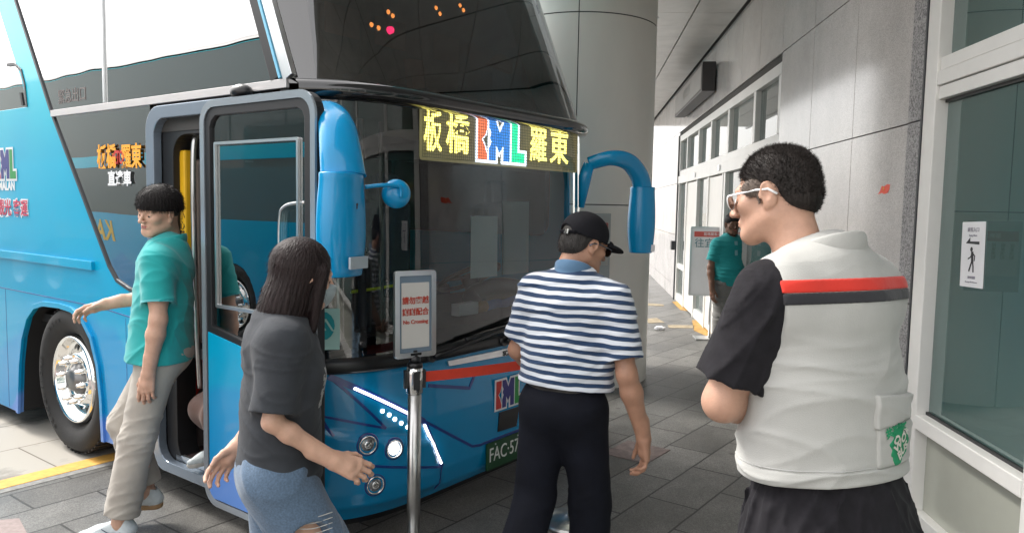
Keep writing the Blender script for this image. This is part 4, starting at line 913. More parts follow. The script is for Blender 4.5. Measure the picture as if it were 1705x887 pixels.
def folds(amp, f, seed, stretch=(1, 1, 1), zone=None):
    """cloth folds: warped sines, as a change of the distance value"""
    rs = np.random.RandomState(seed); K = [(rs.randn(3) * np.array(stretch), rs.rand() * 6.3, rs.uniform(.6, 1.6)) for _ in range(6)]
    def fn(P):
        w = np.zeros(P.shape[:-1]); q = P * f
        wx = .6 * np.sin(q @ K[0][0] + 1.3) + .4 * np.sin(q @ K[1][0] * 1.7)
        for i, (d, ph, sc) in enumerate(K[:4]):
            v = np.sin((q @ d) * sc + ph + 2.2 * wx); w += (1 - np.abs(v)) ** 2.2 * (1.0 if i < 2 else .6)
        w = -(w - .55)
        if zone is not None: w = w * zone(P)
        return (amp * w).astype(np.float32)
    return fn

# ---- anatomical pieces
def head_sdf(big=1., nose=1.):
    s = SDF(); k = .025
    s.ell((0, -.014, .030), (.076, .094, .084), k); s.ell((0, .022, -.030), (.062, .066, .072), .035)
    for x in (-1, 1):
        s.cone((.052 * x, .0, -.055), (.022 * x, .066, -.088), .018, .020, .03); s.ell((.040 * x, .058, -.018), (.024, .022, .020), .02)
    s.ell((0, .070, -.092), (.022, .016, .016), .02)
    s.cone((-.034, .074, .020), (.034, .074, .020), .013, .013, .015)
    for x in (-1, 1): s.ell((.031 * x, .096, .001), (.020, .018, .012), .014, 's')
    for x in (-1, 1): s.ell((.031 * x, .071, .0025), (.0160, .0150, .0115), .003)
    s.cone((0, .086, .010), (0, .107, -.026), .0065, .0095, .010); s.ell((0, .108, -.028), (.010, .009, .008), .006)
    for x in (-1, 1): s.ell((.012 * x, .098, -.031), (.0075, .009, .007), .006)
    s.cone((-.020, .078, -.056), (.020, .078, -.056), .009, .009, .012)
    s.cone((-.018, .087, -.0525), (.018, .087, -.0525), .0042, .0042, .005); s.cone((-.016, .087, -.061), (.016, .087, -.061), .0052, .0052, .005)
    s.box((0, .096, -.0566), (.020, .008, .0008), .003, 's', r=.0004)
    for x in (-1, 1):
        R = rotm(-12, 0, -22 * x)
        s.ell((.079 * x, -.008, -.004), (.0075, .019, .032), .006, R=R); s.ell((.076 * x, -.002, -.030), (.007, .009, .012), .008)
        s.ell((.0875 * x, -.004, .002), (.0065, .0115, .020), .004, 's', R=R); s.ell((.083 * x, .010, -.006), (.004, .005, .009), .004)
        s.cone((.0815 * x, -.010, .014), (.081 * x, -.012, -.012), .0022, .0028, .003)
    s.cone((0, -.030, -.050), (0, -.052, -.20), .054, .060, .035, q=(1, 1.05, 1))
    return s
def hand_sdf(fw_, th, pn, curl=28, spread=5, side=1, size=1.):
    """wrist at origin; fw_ towards the fingers, th towards the thumb side, pn = palm normal"""
    s = SDF(); fw_, th, pn = [np.array(Vector(v).normalized(), np.float32) for v in (fw_, th, pn)]
    th = th - fw_ * (th @ fw_); th /= np.linalg.norm(th); pn = pn - fw_ * (pn @ fw_) - th * (pn @ th); pn /= np.linalg.norm(pn)
    P_ = lambda x, y, z: (fw_ * z + th * x + pn * y) * size
    s.cone(P_(0, 0, -.07), P_(0, 0, .006), .027 * size, .0235 * size, .02); 
    xs_ = [.030, .010, -.010, -.028]; kn = [.092, .096, .090, .080]; L = [(.040, .025, .020), (.044, .028, .021), (.041, .026, .020), (.032, .020, .018)]; r_ = [.0098, .0100, .0094, .0084]
    s.cone(P_(0, 0, .01), P_(0, .002, .06), .022 * size, .027 * size, .02)
    for i in range(4):
        s.cone(P_(xs_[i] * .6, 0, .012), P_(xs_[i], 0, kn[i]), .0145 * size, .0118 * size, .012)
        a = radians(spread) * (1.2 - i * .8); p = np.array([xs_[i], 0, kn[i]]); c = radians(curl * .6)
        for j in range(3):
            d = np.array([sin(a) * cos(c), sin(c), cos(a) * cos(c)]); q = p + d * L[i][j]
            s.cone(P_(*p), P_(*q), r_[i] * (1 - .08 * j) * size, r_[i] * (.92 - .10 * j) * size, .004); p = q; c += radians(curl * (1.0 + .15 * i))
    s.cone(P_(.014, .008, .014), P_(.038, .018, .048), .0155 * size, .0125 * size, .012); s.cone(P_(.038, .018, .048), P_(.050, .028, .076), .0112 * size, .010 * size, .005); s.cone(P_(.050, .028, .076), P_(.052, .038, .098), .0098 * size, .0078 * size, .004)
    return s
def arm_sdf(sh, el, wr, fw_, th, pn, curl=28, up=.046, size=1., fat=1.):
    h = hand_sdf(fw_, th, pn, curl, size=size); s = SDF(); sh, el, wr = [np.array(v, np.float32) for v in (sh, el, wr)]
    s.cone(sh, el, up * fat, .037 * fat, .02); m = el + (wr - el) * .28
    s.ell(sh + (el - sh) * .55, (.043 * fat, .045 * fat, .075), .03, R=np.array(Vector((el - sh).tolist()).to_track_quat('Z', 'Y').to_matrix(), np.float32))
    s.cone(el, m, .037 * fat, .041 * fat, .025); s.cone(m, wr, .041 * fat, .026 * size, .02)
    for fn, c, r, k, op in h.p: s.p.append(((lambda fn: (lambda P: fn(P - wr)))(fn), c + wr, r, k, op))
    return s
SKIN = {}
def skin(name, c):
    if name in SKIN: return SKIN[name]
    SKIN[name] = mat('skin ' + name, c, .50, var=.10, vs=26, bump=.10, bs=260, sss=.10); return SKIN[name]
def cloth(name, c, **kw):
    d = dict(rough=.88, var=.07, vs=5, bump=.35, bs=16, sheen=.2); d.update(kw); return mat(name, c, **d)
M_eyew = mat('eye white', (.36, .33, .31, 1), .25, var=0); M_iris = mat('iris', (.018, .012, .009, 1), .15, var=0)
def hairmat(name, c): return mat(name, c, .5, var=.35, vs=60, stretch=(1, 1, .12), bump=.5, bs=150, spec=.18)
M_hair = hairmat('black hair', (.012, .010, .010, 1)); M_hairb = hairmat('dark brown hair', (.016, .010, .010, 1)); M_hairg = hairmat('greying hair', (.045, .042, .040, 1))
def face_extras(HM, root, sc, hair=M_hair, shut=.45):
    for x in (-1, 1):
        V = Vector((.031 * x, .0735, .000)) * sc
        e = MB().bm(_ico(.0118 * sc), sm=True).build('eye', M_eyew, root, HM @ Matrix.Translation(V)); MB().bm(_ico(.0058 * sc), sm=True).build('iris', M_iris, e, Matrix.Translation(Vector((0, .0078, -.0035)) * sc))
        s = SDF().cone((.016 * x, .0865, .020), (.046 * x, .077, .022), .0026, .002, .002); s.cone((.018 * x, .085, .0225), (.040 * x, .081, .026), .0022, .002, .003); V_, F_ = s.mesh(.0018); mkmesh('eyebrow', [(V_ * sc, F_)], hair, root, HM)
    s = SDF().cone((-.017, .0895, -.0525), (.017, .0895, -.0525), .0030, .0030, .003).cone((-.014, .090, -.061), (.014, .090, -.061), .0040, .0040, .003); V_, F_ = s.mesh(.0018); mkmesh('lips', [(V_ * sc, F_)], skin('lips', (.36, .13, .11, 1)), root, HM)
def _ico(r):
    bm = bmesh.new(); bmesh.ops.create_icosphere(bm, subdivisions=3, radius=r); return bm
def glasses(HM, root, sc, m_frame, lens, rect=(.026, .016), half=True):
    mb = MB(); 
    for x in (-1, 1):
        pts = [(.033 * x + rect[0] * cos(a * pi / 12), .102 - .14 * (rect[0] * cos(a * pi / 12) * x * .5 + .01) ** 1 * .5, -.001 + rect[1] * sin(a * pi / 12)) for a in range(0, 25)]
        mb.tube([Vector(p) * sc for p in pts], .0016 * sc, 8, cap=False)
        mb.tube([Vector(p) * sc for p in [(.058 * x, .098, .008), (.072 * x, .088, .009), (.082 * x, .02, .010), (.0835 * x, -.010, .007), (.080 * x, -.03, -.008)]], [.0024 * sc] * 5, 8, sq=(1, 1.6))
    mb.tube([Vector(p) * sc for p in [(-.009, .104, .004), (0, .107, .007), (.009, .104, .004)]], .0015 * sc, 8)
    g_ = mb.build('glasses', m_frame, root, HM)
    for x in (-1, 1): MB().slab([(.033 * x + rect[0] * cos(a * pi / 12), rect[1] * sin(a * pi / 12)) for a in range(24)], lambda u, v, d: ((u) * sc, (.1015 + d) * sc, (v - .001) * sc), .001).build('lens', lens, g_)
    return g_
def shoe(root, ank, yaw, m, msole, sc=1., lace=True):
    """sneaker with the ankle joint at ank"""
    s = SDF(); s.cone((0, -.030, .050), (0, -.020, .085), .038, .036, .02); s.cone((0, -.035, .040), (0, .10, .032), .037, .034, .03, q=(1, 1, .95)); s.cone((0, .10, .034), (0, .165, .026), .036, .028, .03, q=(1.1, 1, .85)); s.cone((0, .0, .075), (0, .09, .052), .026, .02, .02)
    s.ell((0, -.022, .115), (.028, .032, .03), .006, 's'); s.plane((0, 0, .022), (0, 0, -1)); s.warp(folds(.0015, 60, 3))
    M = Matrix.Translation((ank[0], ank[1], ank[2] - .085 * sc)) @ Matrix.Rotation(radians(yaw), 4, 'Z') @ Matrix.Diagonal((sc, sc, sc, 1))
    o = mkmesh('shoe', [s.mesh(.004)], m, root, M)
    q = SDF(); q.cone((0, -.035, .015), (0, .155, .015), .040, .037, .02, q=(1.08, 1, 1)); q.plane((0, 0, .026), (0, 0, 1)); q.plane((0, 0, .0), (0, 0, -1)); mkmesh('sole', [q.mesh(.004)], msole, o)
    if lace:
        mb = MB()
        for i in range(5): y = .02 + i * .018; z = .098 - i * .0095; mb.tube([(-.022, y, z - .010), (0, y + .004, z), (.022, y, z - .010)], .0028, 6)
        mb.build('laces', M_paper, o)
    return o
def torso(s, inf=0., belly=0., w=1., female=False):
    """rib cage, waist and shoulders inflated by inf"""
    q = (1, .70, 1)
    s.cone((0, 0, 1.13), (0, -.005, 1.29), (.142 * w + inf), (.168 * w + inf), .05, q=q)
    s.cone((0, .005, .95), (0, .0, 1.13), (.158 * w + inf), (.145 * w + inf * 1.2), .05, q=q)
    s.cone((-.135 * w, -.012, 1.352), (.135 * w, -.012, 1.352), .058 + inf, .058 + inf, .05)
    s.cone((0, -.02, 1.34), (0, -.025, 1.415), .085 + inf * .6, .060 + inf * .4, .06)
    if belly: s.ell((0, .05, 1.05), (.13 + inf, .085 + belly + inf, .15), .06)
    if female:
        for x in (-1, 1): s.ell((.060 * x, .070, 1.23), (.06 + inf, .050 + inf * .6, .07), .06)
    return s
def shirt_sdf(J, hem, inf=.016, sleeve=.62, belly=0., w=1., fold=(.006, 16, 1), sl_r=.068, female=False, arms=True, neck=True, hemw=0., zone=None):
    s = SDF(); torso(s, inf, belly, w, female)
    if hemw: s.cone((0, .01, hem), (0, .0, 1.12), .160 * w + inf + hemw, .145 * w + inf, .05, q=(1, .74, 1))
    if arms:
        for sd_ in 'LR':
            sh, el = np.array(J['sh' + sd_]), np.array(J['el' + sd_]); d = el - sh; e = sh + d * sleeve; u = d / np.linalg.norm(d)
            t = SDF(); t.cone(sh, e + u * .05, sl_r - .006, sl_r, .03); t.cone(e - u * .025, e + u * .08, sl_r - .014, sl_r - .008, .003, 'u')
            f0 = t.p[0][0]; f1 = t.p[1][0]
            def fn(P, f0=f0, f1=f1, e=e, u=u): return np.maximum(np.maximum(f0(P), -f1(P)), (P - e.astype(np.float32)) @ u.astype(np.float32))
            s.add(fn, (sh + e) / 2, abs(sh - e) / 2 + .10, .035)
    s.warp(folds(fold[0], fold[1], fold[2], (.8, .8, 1.5), zone))
    s.plane((0, 0, hem), (0, 0, -1), .004)
    if neck: s.ell((0, .012, 1.445), (.066, .062, .045), .008, 's')
    return s
def collar(J, root, T, m, h=.040, r=.066, name='collar', open_=.030, z0=1.405, tilt=-14):
    s = SDF(); R = rotm(tilt, 0, 0)
    s.cone((0, -.018, z0), (0, -.030, z0 + h), r + .012, r - .002, .01); s.cone((0, -.018, z0 - .03), (0, -.034, z0 + h + .05), r + .0, r - .016, .004, 's')
    s.plane((0, 0, z0 - .004), (0, .22, -1), .006); s.plane((0, 0, z0 + h), (0, .30, 1), .007)
    s.box((0, .09, z0 + .03), (open_, .06, .09), .006, 's'); return mkmesh(name, [s.mesh(.0028)], m, root, T)
def trousers(J, hip_r=.105, knee_r=.078, hem_r=.088, inf=.0, hemz=.08, top=1.0, fold=(.007, 13, 7), w=1., shorts=False, baggy=0., zone=None):
    s = SDF(); s.cone((0, .0, .93), (0, .0, top), .163 * w, .152 * w, .04, q=(1, .74, 1)); s.ell((0, -.035, .90), (.155 * w, .105, .10), .05)
    for sd_ in 'LR':
        h, k_, a = [np.array(J[q + sd_]) for q in ('hp', 'kn', 'an')]
        s.cone(h, k_, hip_r, knee_r, .05)
        if not shorts:
            e = a + (k_ - a) * .02; s.cone(k_, e, knee_r, hem_r, .03)
    s.warp(folds(fold[0], fold[1], fold[2], (.8, .8, 1.3), zone)); s.plane((0, 0, top), (0, 0, 1))
    if not shorts:
        for sd_ in 'LR':
            k_, a = np.array(J['kn' + sd_]), np.array(J['an' + sd_]); u = (a - k_) / np.linalg.norm(a - k_); c = a - u * (hemz - .06)
            o = np.array(J['an' + ('R' if sd_ == 'L' else 'L')])
            c32, u32 = c.astype(np.float32), u.astype(np.float32)
            s.add(lambda P, c32=c32, u32=u32: np.maximum(-((P - c32) @ u32), np.sqrt(((P - c32) ** 2).sum(-1)) - .16), c, .17, .003, 's')
    return s
def person(loc, yaw, label, J, skn, sc=1., lean=0, side=0, twist=0, head=(0, 0, 0), hc=(0, .02, 1.585), hsc=1., hands=(True, True), group=None, arm_up=.046, fat=1., hd=None, curl=28, vox=.004, extra=None, legs=True):
    """returns root, torso frame T, head frame HM; joints of the upper body live in the torso frame, legs in the root frame"""
    root = empty('person', loc, radians(yaw), label=label, cat='person', group=group); root.scale = (1, 1, 1)
    PV = Matrix.Translation((0, 0, .95)); S_ = Matrix.Diagonal((sc, sc, sc, 1))
    T = S_ @ PV @ Matrix.Rotation(radians(twist), 4, 'Z') @ Matrix.Rotation(radians(side), 4, 'Y') @ Matrix.Rotation(radians(-lean), 4, 'X') @ PV.inverted()
    HM0 = Matrix.Translation(hc) @ Matrix.Rotation(radians(head[0]), 4, 'Z') @ Matrix.Rotation(radians(head[1]), 4, 'X') @ Matrix.Rotation(radians(head[2]), 4, 'Y') @ Matrix.Scale(hsc, 4)
    parts = []
    V, F = head_sdf().mesh(.0026 if vox < .0045 else .0035); parts.append(tf((V, F), T @ HM0))
    s = SDF(); torso(s, -.004, 0, 1.); parts.append(tf(s.mesh(.008), T))
    for sd_ in 'LR':
        a = arm_sdf(J['sh' + sd_], J['el' + sd_], J['wr' + sd_], *J['hd' + sd_], up=arm_up, fat=fat, curl=J.get('curl' + sd_, curl)); parts.append(tf(a.mesh(.0032 if vox < .0045 else .0045), T))
    if legs:
        s = SDF()
        for sd_ in 'LR':
            h, k_, a = [np.array(J[q + sd_]) for q in ('hp', 'kn', 'an')]
            s.cone(h, k_, .082, .052, .03); c = k_ + (a - k_) * .3 + np.array([0, -.02, 0]); s.cone(k_, c, .052, .054, .03); s.cone(c, a, .054, .036, .03); s.cone(a, a + np.array([0, 0, -.03]), .036, .036, .02)
        V, F = s.mesh(.006); parts.append((V * sc, F))
    b = mkmesh('body', parts, skn, root)
    HM = T @ HM0
    return root, T, HM, S_
def jbase(**kw):
    J = dict(shL=(-.165, -.01, 1.36), shR=(.165, -.01, 1.36), elL=(-.21, -.03, 1.09), elR=(.21, -.03, 1.09), wrL=(-.22, .05, .85), wrR=(.22, .05, .85),
             hdL=((0, .15, -1), (.15, 1, .1), (1, -.2, 0)), hdR=((0, .15, -1), (-.15, 1, .1), (-1, -.2, 0)),
             hpL=(-.088, 0, .89), hpR=(.088, 0, .89), knL=(-.10, .02, .49), knR=(.10, .02, .49), anL=(-.10, -.01, .085), anR=(.10, -.01, .085))
    J.update(kw); return J
from mathutils.bvhtree import BVHTree
def conform(base_fn, root, T, m, name, cuts, inf=.0025, vox=.004, fold=None):
    """a patch or stripe lying on a garment: the same field, slightly fatter, cut to shape"""
    s = base_fn(); s.warp(lambda P: np.full(P.shape[:-1], -inf, np.float32)); cuts(s); return mkmesh(name, [s.mesh(vox)], m, root, T)
def project(o, target, M, off=.0015):
    """lay flat lettering o (placed by M in the target's frame) onto the target surface along M's z"""
    me = target.data; bv = BVHTree.FromPolygons([v.co[:] for v in me.vertices], [p.vertices[:] for p in me.polygons]); z = (M.to_3x3() @ Vector((0, 0, 1))).normalized()
    for v in o.data.vertices:
        p = M @ Vector((v.co.x, v.co.y, 0)); hit = bv.ray_cast(p + z * .2, -z)
        q_ = hit[0] if hit[0] is not None else bv.find_nearest(p)[0]; v.co = q_ + z * off
    o.matrix_local = target.matrix_local.copy() if o.parent == target.parent else Matrix.Identity(4)
def spikes(base, n, ln, w_, root, M, m, keep, seed=1, up=(0, 0, 1), jit=.5, name='hair_strands', grav=.0):
    """short hairs standing on the hair cap"""
    rs = np.random.RandomState(seed); me = base.data; P_ = np.array([v.co[:] for v in me.vertices]); N_ = np.array([v.normal[:] for v in me.vertices])
    ok = np.array([keep(p) for p in P_]); P_, N_ = P_[ok], N_[ok]; ix = rs.randint(0, len(P_), n); V = []; F = []
    for i in ix:
        p = P_[i] + rs.randn(3) * .0012; d = N_[i] + rs.randn(3) * .28 * jit + np.array(up) * .35; d /= np.linalg.norm(d); l = ln * rs.uniform(.55, 1.25); s_ = np.cross(d, rs.randn(3)); s_ /= np.linalg.norm(s_); b = len(V)
        V += [p - s_ * w_, p + s_ * w_, p + d * l + rs.randn(3) * .001 + np.array((0, 0, -grav))]; F.append((b, b + 1, b + 2))
    mb = MB(); mb.add(V, F); return mb.build(name, m, root, M, fix=False)

# ---------------------------------------------------------------- tall man in the white vest
SK1 = skin('light', (.50, .29, .205, 1)); SK2 = skin('tan', (.40, .215, .14, 1)); SK3 = skin('brown', (.19, .095, .06, 1)); SK4 = skin('fair', (.56, .34, .245, 1))
J = jbase(shL=(-.168, .0, 1.36), shR=(.168, .0, 1.36), elL=(-.232, .075, 1.120), wrL=(-.01, .17, 1.09), elR=(.225, .10, 1.13), wrR=(.09, .20, 1.03), hdL=((.8, .5, .15), (0, -.2, 1), (.3, -1, 0)), hdR=((-.8, .5, .15), (0, -.2, 1), (-.3, -1, 0)), curlL=45, curlR=45)
r, T, HM, SS = person((.812, 1.88, 0), 27, 'tall man in white vest with red and black stripe, seen from behind', J, SK1, sc=1.12, lean=6, head=(28, -5, 4), hc=(-.055, .075, 1.580), hsc=.93, group='people at the bus bay', arm_up=.052, fat=1.12)
M_blk = cloth('black cotton', (.016, .015, .018, 1), fold=None) if False else cloth('black cotton', (.014, .013, .016, 1), vs=30, var=.25, sheen=.03, spec=.2)
mkmesh('tshirt', [shirt_sdf(J, .885, inf=.010, sleeve=.80, belly=.015, w=.98, fold=(.005, 15, 11), sl_r=.077, zone=lambda P: np.clip((np.abs(P[..., 0]) - .17) * 20, 0, 1)).mesh(.005)], M_blk, r, T)
M_vest = cloth('off white vest cloth', (.43, .43, .41, 1), bump=.2, bs=500)
def vestf():
    s = SDF(); torso(s, .026, .03, .99); s.cone((0, .01, .96), (0, .0, 1.12), .192, .176, .05, q=(1, .74, 1)); s.warp(folds(.0042, 12, 21, (.6, .6, 2.0), lambda P: np.clip((1.34 - P[..., 2]) / .2, .25, 1)))
    s.plane((0, 0, .955), (0, 0, -1), .006)
    for x in (-1, 1):
        s.ell((.238 * x, .01, 1.33), (.075, .105, .135), .012, 's'); 
    s.ell((0, .03, 1.47), (.075, .075, .05), .01, 's'); return s
vest = mkmesh('vest', [vestf().mesh(.0045)], M_vest, r, T)
conform(vestf, r, T, M_vest, 'vest_hem', lambda s: (s.plane((0, 0, .985), (0, 0, 1), .003), s.plane((0, 0, .951), (0, 0, -1), .003)), .004)
conform(vestf, r, T, cloth('red stripe cloth', lin(206, 48, 34)), 'red_stripe', lambda s: (s.plane((0, 0, 1.388), (0, 0, 1), .002), s.plane((0, 0, 1.360), (0, 0, -1), .002), s.plane((0, .06, 0), (0, 1, 0))), .003)
conform(vestf, r, T, cloth('black stripe cloth', (.02, .02, .025, 1)), 'black_stripe', lambda s: (s.plane((0, 0, 1.360), (0, 0, 1), .002), s.plane((0, 0, 1.335), (0, 0, -1), .002), s.plane((0, .06, 0), (0, 1, 0))), .003)
M_vseam = cloth('vest seam', (.42, .42, .41, 1))
conform(vestf, r, T, M_vest, 'pocket', lambda s: (s.plane((0, 0, 1.075), (0, .0, 1), .003), s.plane((0, 0, .985), (0, 0, -1), .003), s.plane((-.012, 0, 0), (-1, 0, 0), .003), s.plane((0, .02, 0), (0, 1, 0), .003)), .006)
conform(vestf, r, T, M_vest, 'pocket_flap', lambda s: (s.plane((0, 0, 1.14), (0.1, .0, 1), .003), s.plane((0, 0, 1.070), (.1, 0, -1), .003), s.plane((-.018, 0, 0), (-1, 0, 0), .003), s.plane((0, .02, 0), (0, 1, 0), .003)), .011)
conform(vestf, r, T, cloth('green print', lin(34, 140, 96), sheen=0), 'green_print', lambda s: s.add(lambda P: np.minimum(np.sqrt(((P[..., 0] - .062) / 1.0) ** 2 + (P[..., 2] - 1.032) ** 2) - .040 + .004 * np.sin(P[..., 2] * 260), np.sqrt((P[..., 0] - .052) ** 2 + ((P[..., 2] - 1.004)) ** 2) - .020), (.12, -.1, 1.03), 9, .002, 'i') and s.plane((0, 0, 0), (0, 1, 0)), .0075, .003)
pk = [o for o in r.children if o.name.startswith('green_print')][0]
M_cream2 = cloth('cream print', (.62, .62, .55, 1))
for body_, x_, z_, rot, sz in (('O', .038, 1.042, 15, .026), ('WOW', .067, 1.043, 38, .027), ('BUS', .069, 1.015, 32, .027)):
    MT = Matrix.Translation((x_, -.2, z_)) @ Matrix.Rotation(radians(90), 4, 'X') @ Matrix.Rotation(radians(rot), 4, 'Z'); o = text('lettering', body_, sz, Matrix.Identity(4), M_cream2, r, ext=0, bold=.0012); project(o, pk, MT, .002); o.matrix_local = T
MT = Matrix.Translation((.047, -.2, 1.066)) @ Matrix.Rotation(radians(90), 4, 'X') @ Matrix.Rotation(radians(14), 4, 'Z'); o = text('lettering', '共享公車', .022, Matrix.Identity(4), bpy.data.materials['green print'], r, ext=0, bold=.0012); project(o, pk if False else [q for q in r.children if q.name.startswith('pocket')][0], MT, .003); o.matrix_local = T
collar(J, r, T, M_vest, h=.034, r=.080, open_=.02, z0=1.428, tilt=0)
s = SDF(); s.cone((0, 0, .80), (0, 0, .95), .222, .172, .03, q=(1, .78, 1)); s.warp(folds(.006, 16, 13, (1.6, 1.6, .4))); s.plane((0, 0, .80), (0, 0, -1)); s.plane((0, 0, .965), (0, 0, 1)); mkmesh('tshirt_hem', [s.mesh(.005)], M_blk, r, T)
mb = MB()
for x in (-.095, .095): pass
mkmesh('jeans', [trousers(J, .098, .085, .095, top=.80, w=.80).mesh(.009)], cloth('light blue denim', (.22, .33, .45, 1), vs=200, var=.15), r, SS)
M_sole = mat('white sole', (.62, .60, .56, 1), .6); M_shoeb = mat('black shoe', (.03, .03, .03, 1), .5)
for a in ('anL', 'anR'): shoe(r, tuple(c * 1.12 for c in J[a]), 0, M_shoeb, M_sole, 1.12)
face_extras(HM, r, 1.0)
s = SDF(); s.ell((0, -.018, .042), (.0795, .0965, .0845), .01); s.ell((0, -.062, -.012), (.064, .050, .052), .03); s.ell((0, .115, -.020), (.12, .080, .082), .02, 's')
for x in (-1, 1): s.ell((.088 * x, -.002, -.012), (.030, .026, .038), .01, 's'); s.ell((.085 * x, .050, -.015), (.03, .05, .052), .015, 's')
s.plane((0, -.08, -.060), (0, .35, -1), .02)
M_h1 = hairmat('short dark hair', (.030, .025, .023, 1)); hair = mkmesh('hair', [s.mesh(.003)], M_h1, r, HM)
spikes(hair, 16000, .0095, .0006, r, HM, M_h1, lambda p: p[2] > -.015, 3, jit=1.0); spikes(hair, 3500, .006, .0006, r, HM, M_h1, lambda p: p[2] <= .0, 4, jit=1.0)
spikes([o for o in r.children if o.name.startswith('body')][0], 1, .001, .0001, r, HM, M_h1, lambda p: True, 5) if False else None
s = SDF()
for x in (-1,): s.ell((.073 * x, .030, .018), (.010, .028, .022), .004); s.cone((.0755 * x, .018, .01), (.0755 * x, .016, -.022), .006, .003, .004)
sbn = mkmesh('sideburn', [s.mesh(.0025)], hairmat('grey stubble', (.16, .125, .105, 1)), r, HM); spikes(sbn, 900, .007, .0005, r, HM, hairmat('grey hair', (.11, .10, .09, 1)), lambda p: True, 6, jit=.8)
M_lens1 = glass('sun lens', (.25, .25, .25, 1), .10, 1.5)
glasses(HM, r, 1.0, mat('white glossy frame', (.80, .80, .80, 1), .2, var=0), M_lens1, (.027, .019))

for x0, z0, x1, z1 in ((-.085, 1.435, -.105, 1.392), (.085, 1.435, .105, 1.392), (0, 1.33, 0, .99)):
    pass
conform(vestf, r, T, M_vseam, 'yoke_seam', lambda s: (s.plane((0, 0, 1.4265), (0, 0, 1), .001), s.plane((0, 0, 1.4235), (0, 0, -1), .001), s.plane((0, .02, 0), (0, 1, 0), .003)), .0012, .003)
conform(vestf, r, T, M_vseam, 'hem_seam', lambda s: (s.plane((0, 0, .990), (0, 0, 1), .001), s.plane((0, 0, .987), (0, 0, -1), .001)), .0025, .003)
# ---------------------------------------------------------------- man in the striped polo shirt
def mat_stripe():
    m = cloth('striped cotton', (.7, .74, .8, 1), var=.0); t = m.node_tree; b = t.nodes['Principled BSDF']
    tc = nd(t, 'ShaderNodeTexCoord'); sp = nd(t, 'ShaderNodeSeparateXYZ'); n = nd(t, 'ShaderNodeTexNoise'); n.inputs['Scale'].default_value = 5; t.links.new(tc.outputs['Object'], n.inputs['Vector']); t.links.new(tc.outputs['Object'], sp.inputs[0])
    a = nd(t, 'ShaderNodeMath', operation='MULTIPLY_ADD'); a.inputs[1].default_value = .030; t.links.new(n.outputs[0], a.inputs[0]); t.links.new(sp.outputs[2], a.inputs[2])
    # stripes climb a little over the upper back, the way a yoke pulls them
    f = nd(t, 'ShaderNodeMath', operation='MODULO'); f.inputs[1].default_value = .0335; t.links.new(a.outputs[0], f.inputs[0])
    r_ = nd(t, 'ShaderNodeMapRange'); r_.inputs[1].default_value = .0160; r_.inputs[2].default_value = .0175; t.links.new(f.outputs[0], r_.inputs[0])
    mx = nd(t, 'ShaderNodeMix', data_type='RGBA'); mx.inputs[6].default_value = (.66, .70, .76, 1); mx.inputs[7].default_value = (.014, .042, .105, 1); t.links.new(r_.outputs[0], mx.inputs[0]); t.links.new(mx.outputs[2], b.inputs['Base Color']); return m
J = jbase(shR=(.185, -.01, 1.355), elR=(.265, -.03, 1.07), wrR=(.335, .06, .815), hdR=((.12, .22, -1), (-.55, 1, .1), (-1, -.45, 0)), elL=(-.24, .04, 1.10), wrL=(-.16, .22, .98), hdL=((.3, .9, 0), (0, 0, 1), (1, -.2, 0)), knL=(-.11, -.02, .50), anL=(-.13, -.24, .20), knR=(.10, .08, .49), anR=(.10, .10, .085), curlR=34)
r, T, HM, SS = person((.225, 3.08, 0), -24, 'man in navy and white striped polo shirt and black cap by the bus', J, SK2, sc=1.0, lean=6, side=2, head=(-38, -12, 0), hc=(.012, .055, 1.572), group='people at the bus bay', fat=1.05)
mkmesh('polo_shirt', [shirt_sdf(J, .985, inf=.022, sleeve=.80, belly=.02, w=1.02, fold=(.0045, 13, 31), sl_r=.078, hemw=.004).mesh(.005)], mat_stripe(), r, T)
collar(J, r, T, cloth('blue grey knit', (.10, .20, .33, 1)), h=.048, r=.078, z0=1.430, tilt=0)
M_navy = cloth('dark navy trousers', (.006, .007, .012, 1), vs=8, var=.3, sheen=.0, spec=.2)
mkmesh('trousers', [trousers(J, .100, .086, .092, top=1.01, w=.97, fold=(.005, 8, 41), zone=lambda P: np.clip(1.1 - abs(P[..., 2] - .48) * 4, .15, 1)).mesh(.007)], M_navy, r, SS)
s = SDF(); s.cone((0, 0, .985), (0, 0, 1.005), .158, .158, .01, q=(1, .76, 1)); s.plane((0, 0, 1.008), (0, 0, 1)); s.plane((0, 0, .972), (0, 0, -1)); mkmesh('belt', [s.mesh(.006)], mat('black leather', (.02, .018, .016, 1), .35), r, SS)
M_shoew = mat('grey white sneaker', (.40, .41, .42, 1), .7, var=.3, vs=20)
shoe(r, J['anL'], 0, M_shoeb, M_sole); shoe(r, J['anR'], 0, M_shoeb, M_sole)
face_extras(HM, r, 1.0)
s = SDF(); s.ell((0, -.016, .036), (.080, .0975, .083), .01); s.ell((0, -.060, -.020), (.064, .052, .050), .03); s.ell((0, .105, -.020), (.12, .080, .080), .02, 's')
for x in (-1, 1): s.ell((.088 * x, -.002, -.012), (.030, .026, .038), .01, 's')
hair = mkmesh('hair', [s.mesh(.0035)], M_hairg, r, HM); spikes(hair, 2500, .008, .0008, r, HM, M_hairg, lambda p: p[2] < .02, 8)
M_cap = cloth('black cap cloth', (.010, .010, .013, 1), sheen=0, spec=.2)
s = SDF(); s.ell((0, -.014, .048), (.092, .108, .092), .01); s.plane((0, 0, .018), (0, .04, -1), .004); s.ell((0, -.014, .030), (.086, .102, .080), .004, 's'); s.ell((0, -.125, .028), (.045, .04, .028), .006, 's')
cap = mkmesh('cap', [s.mesh(.003)], M_cap, r, HM)
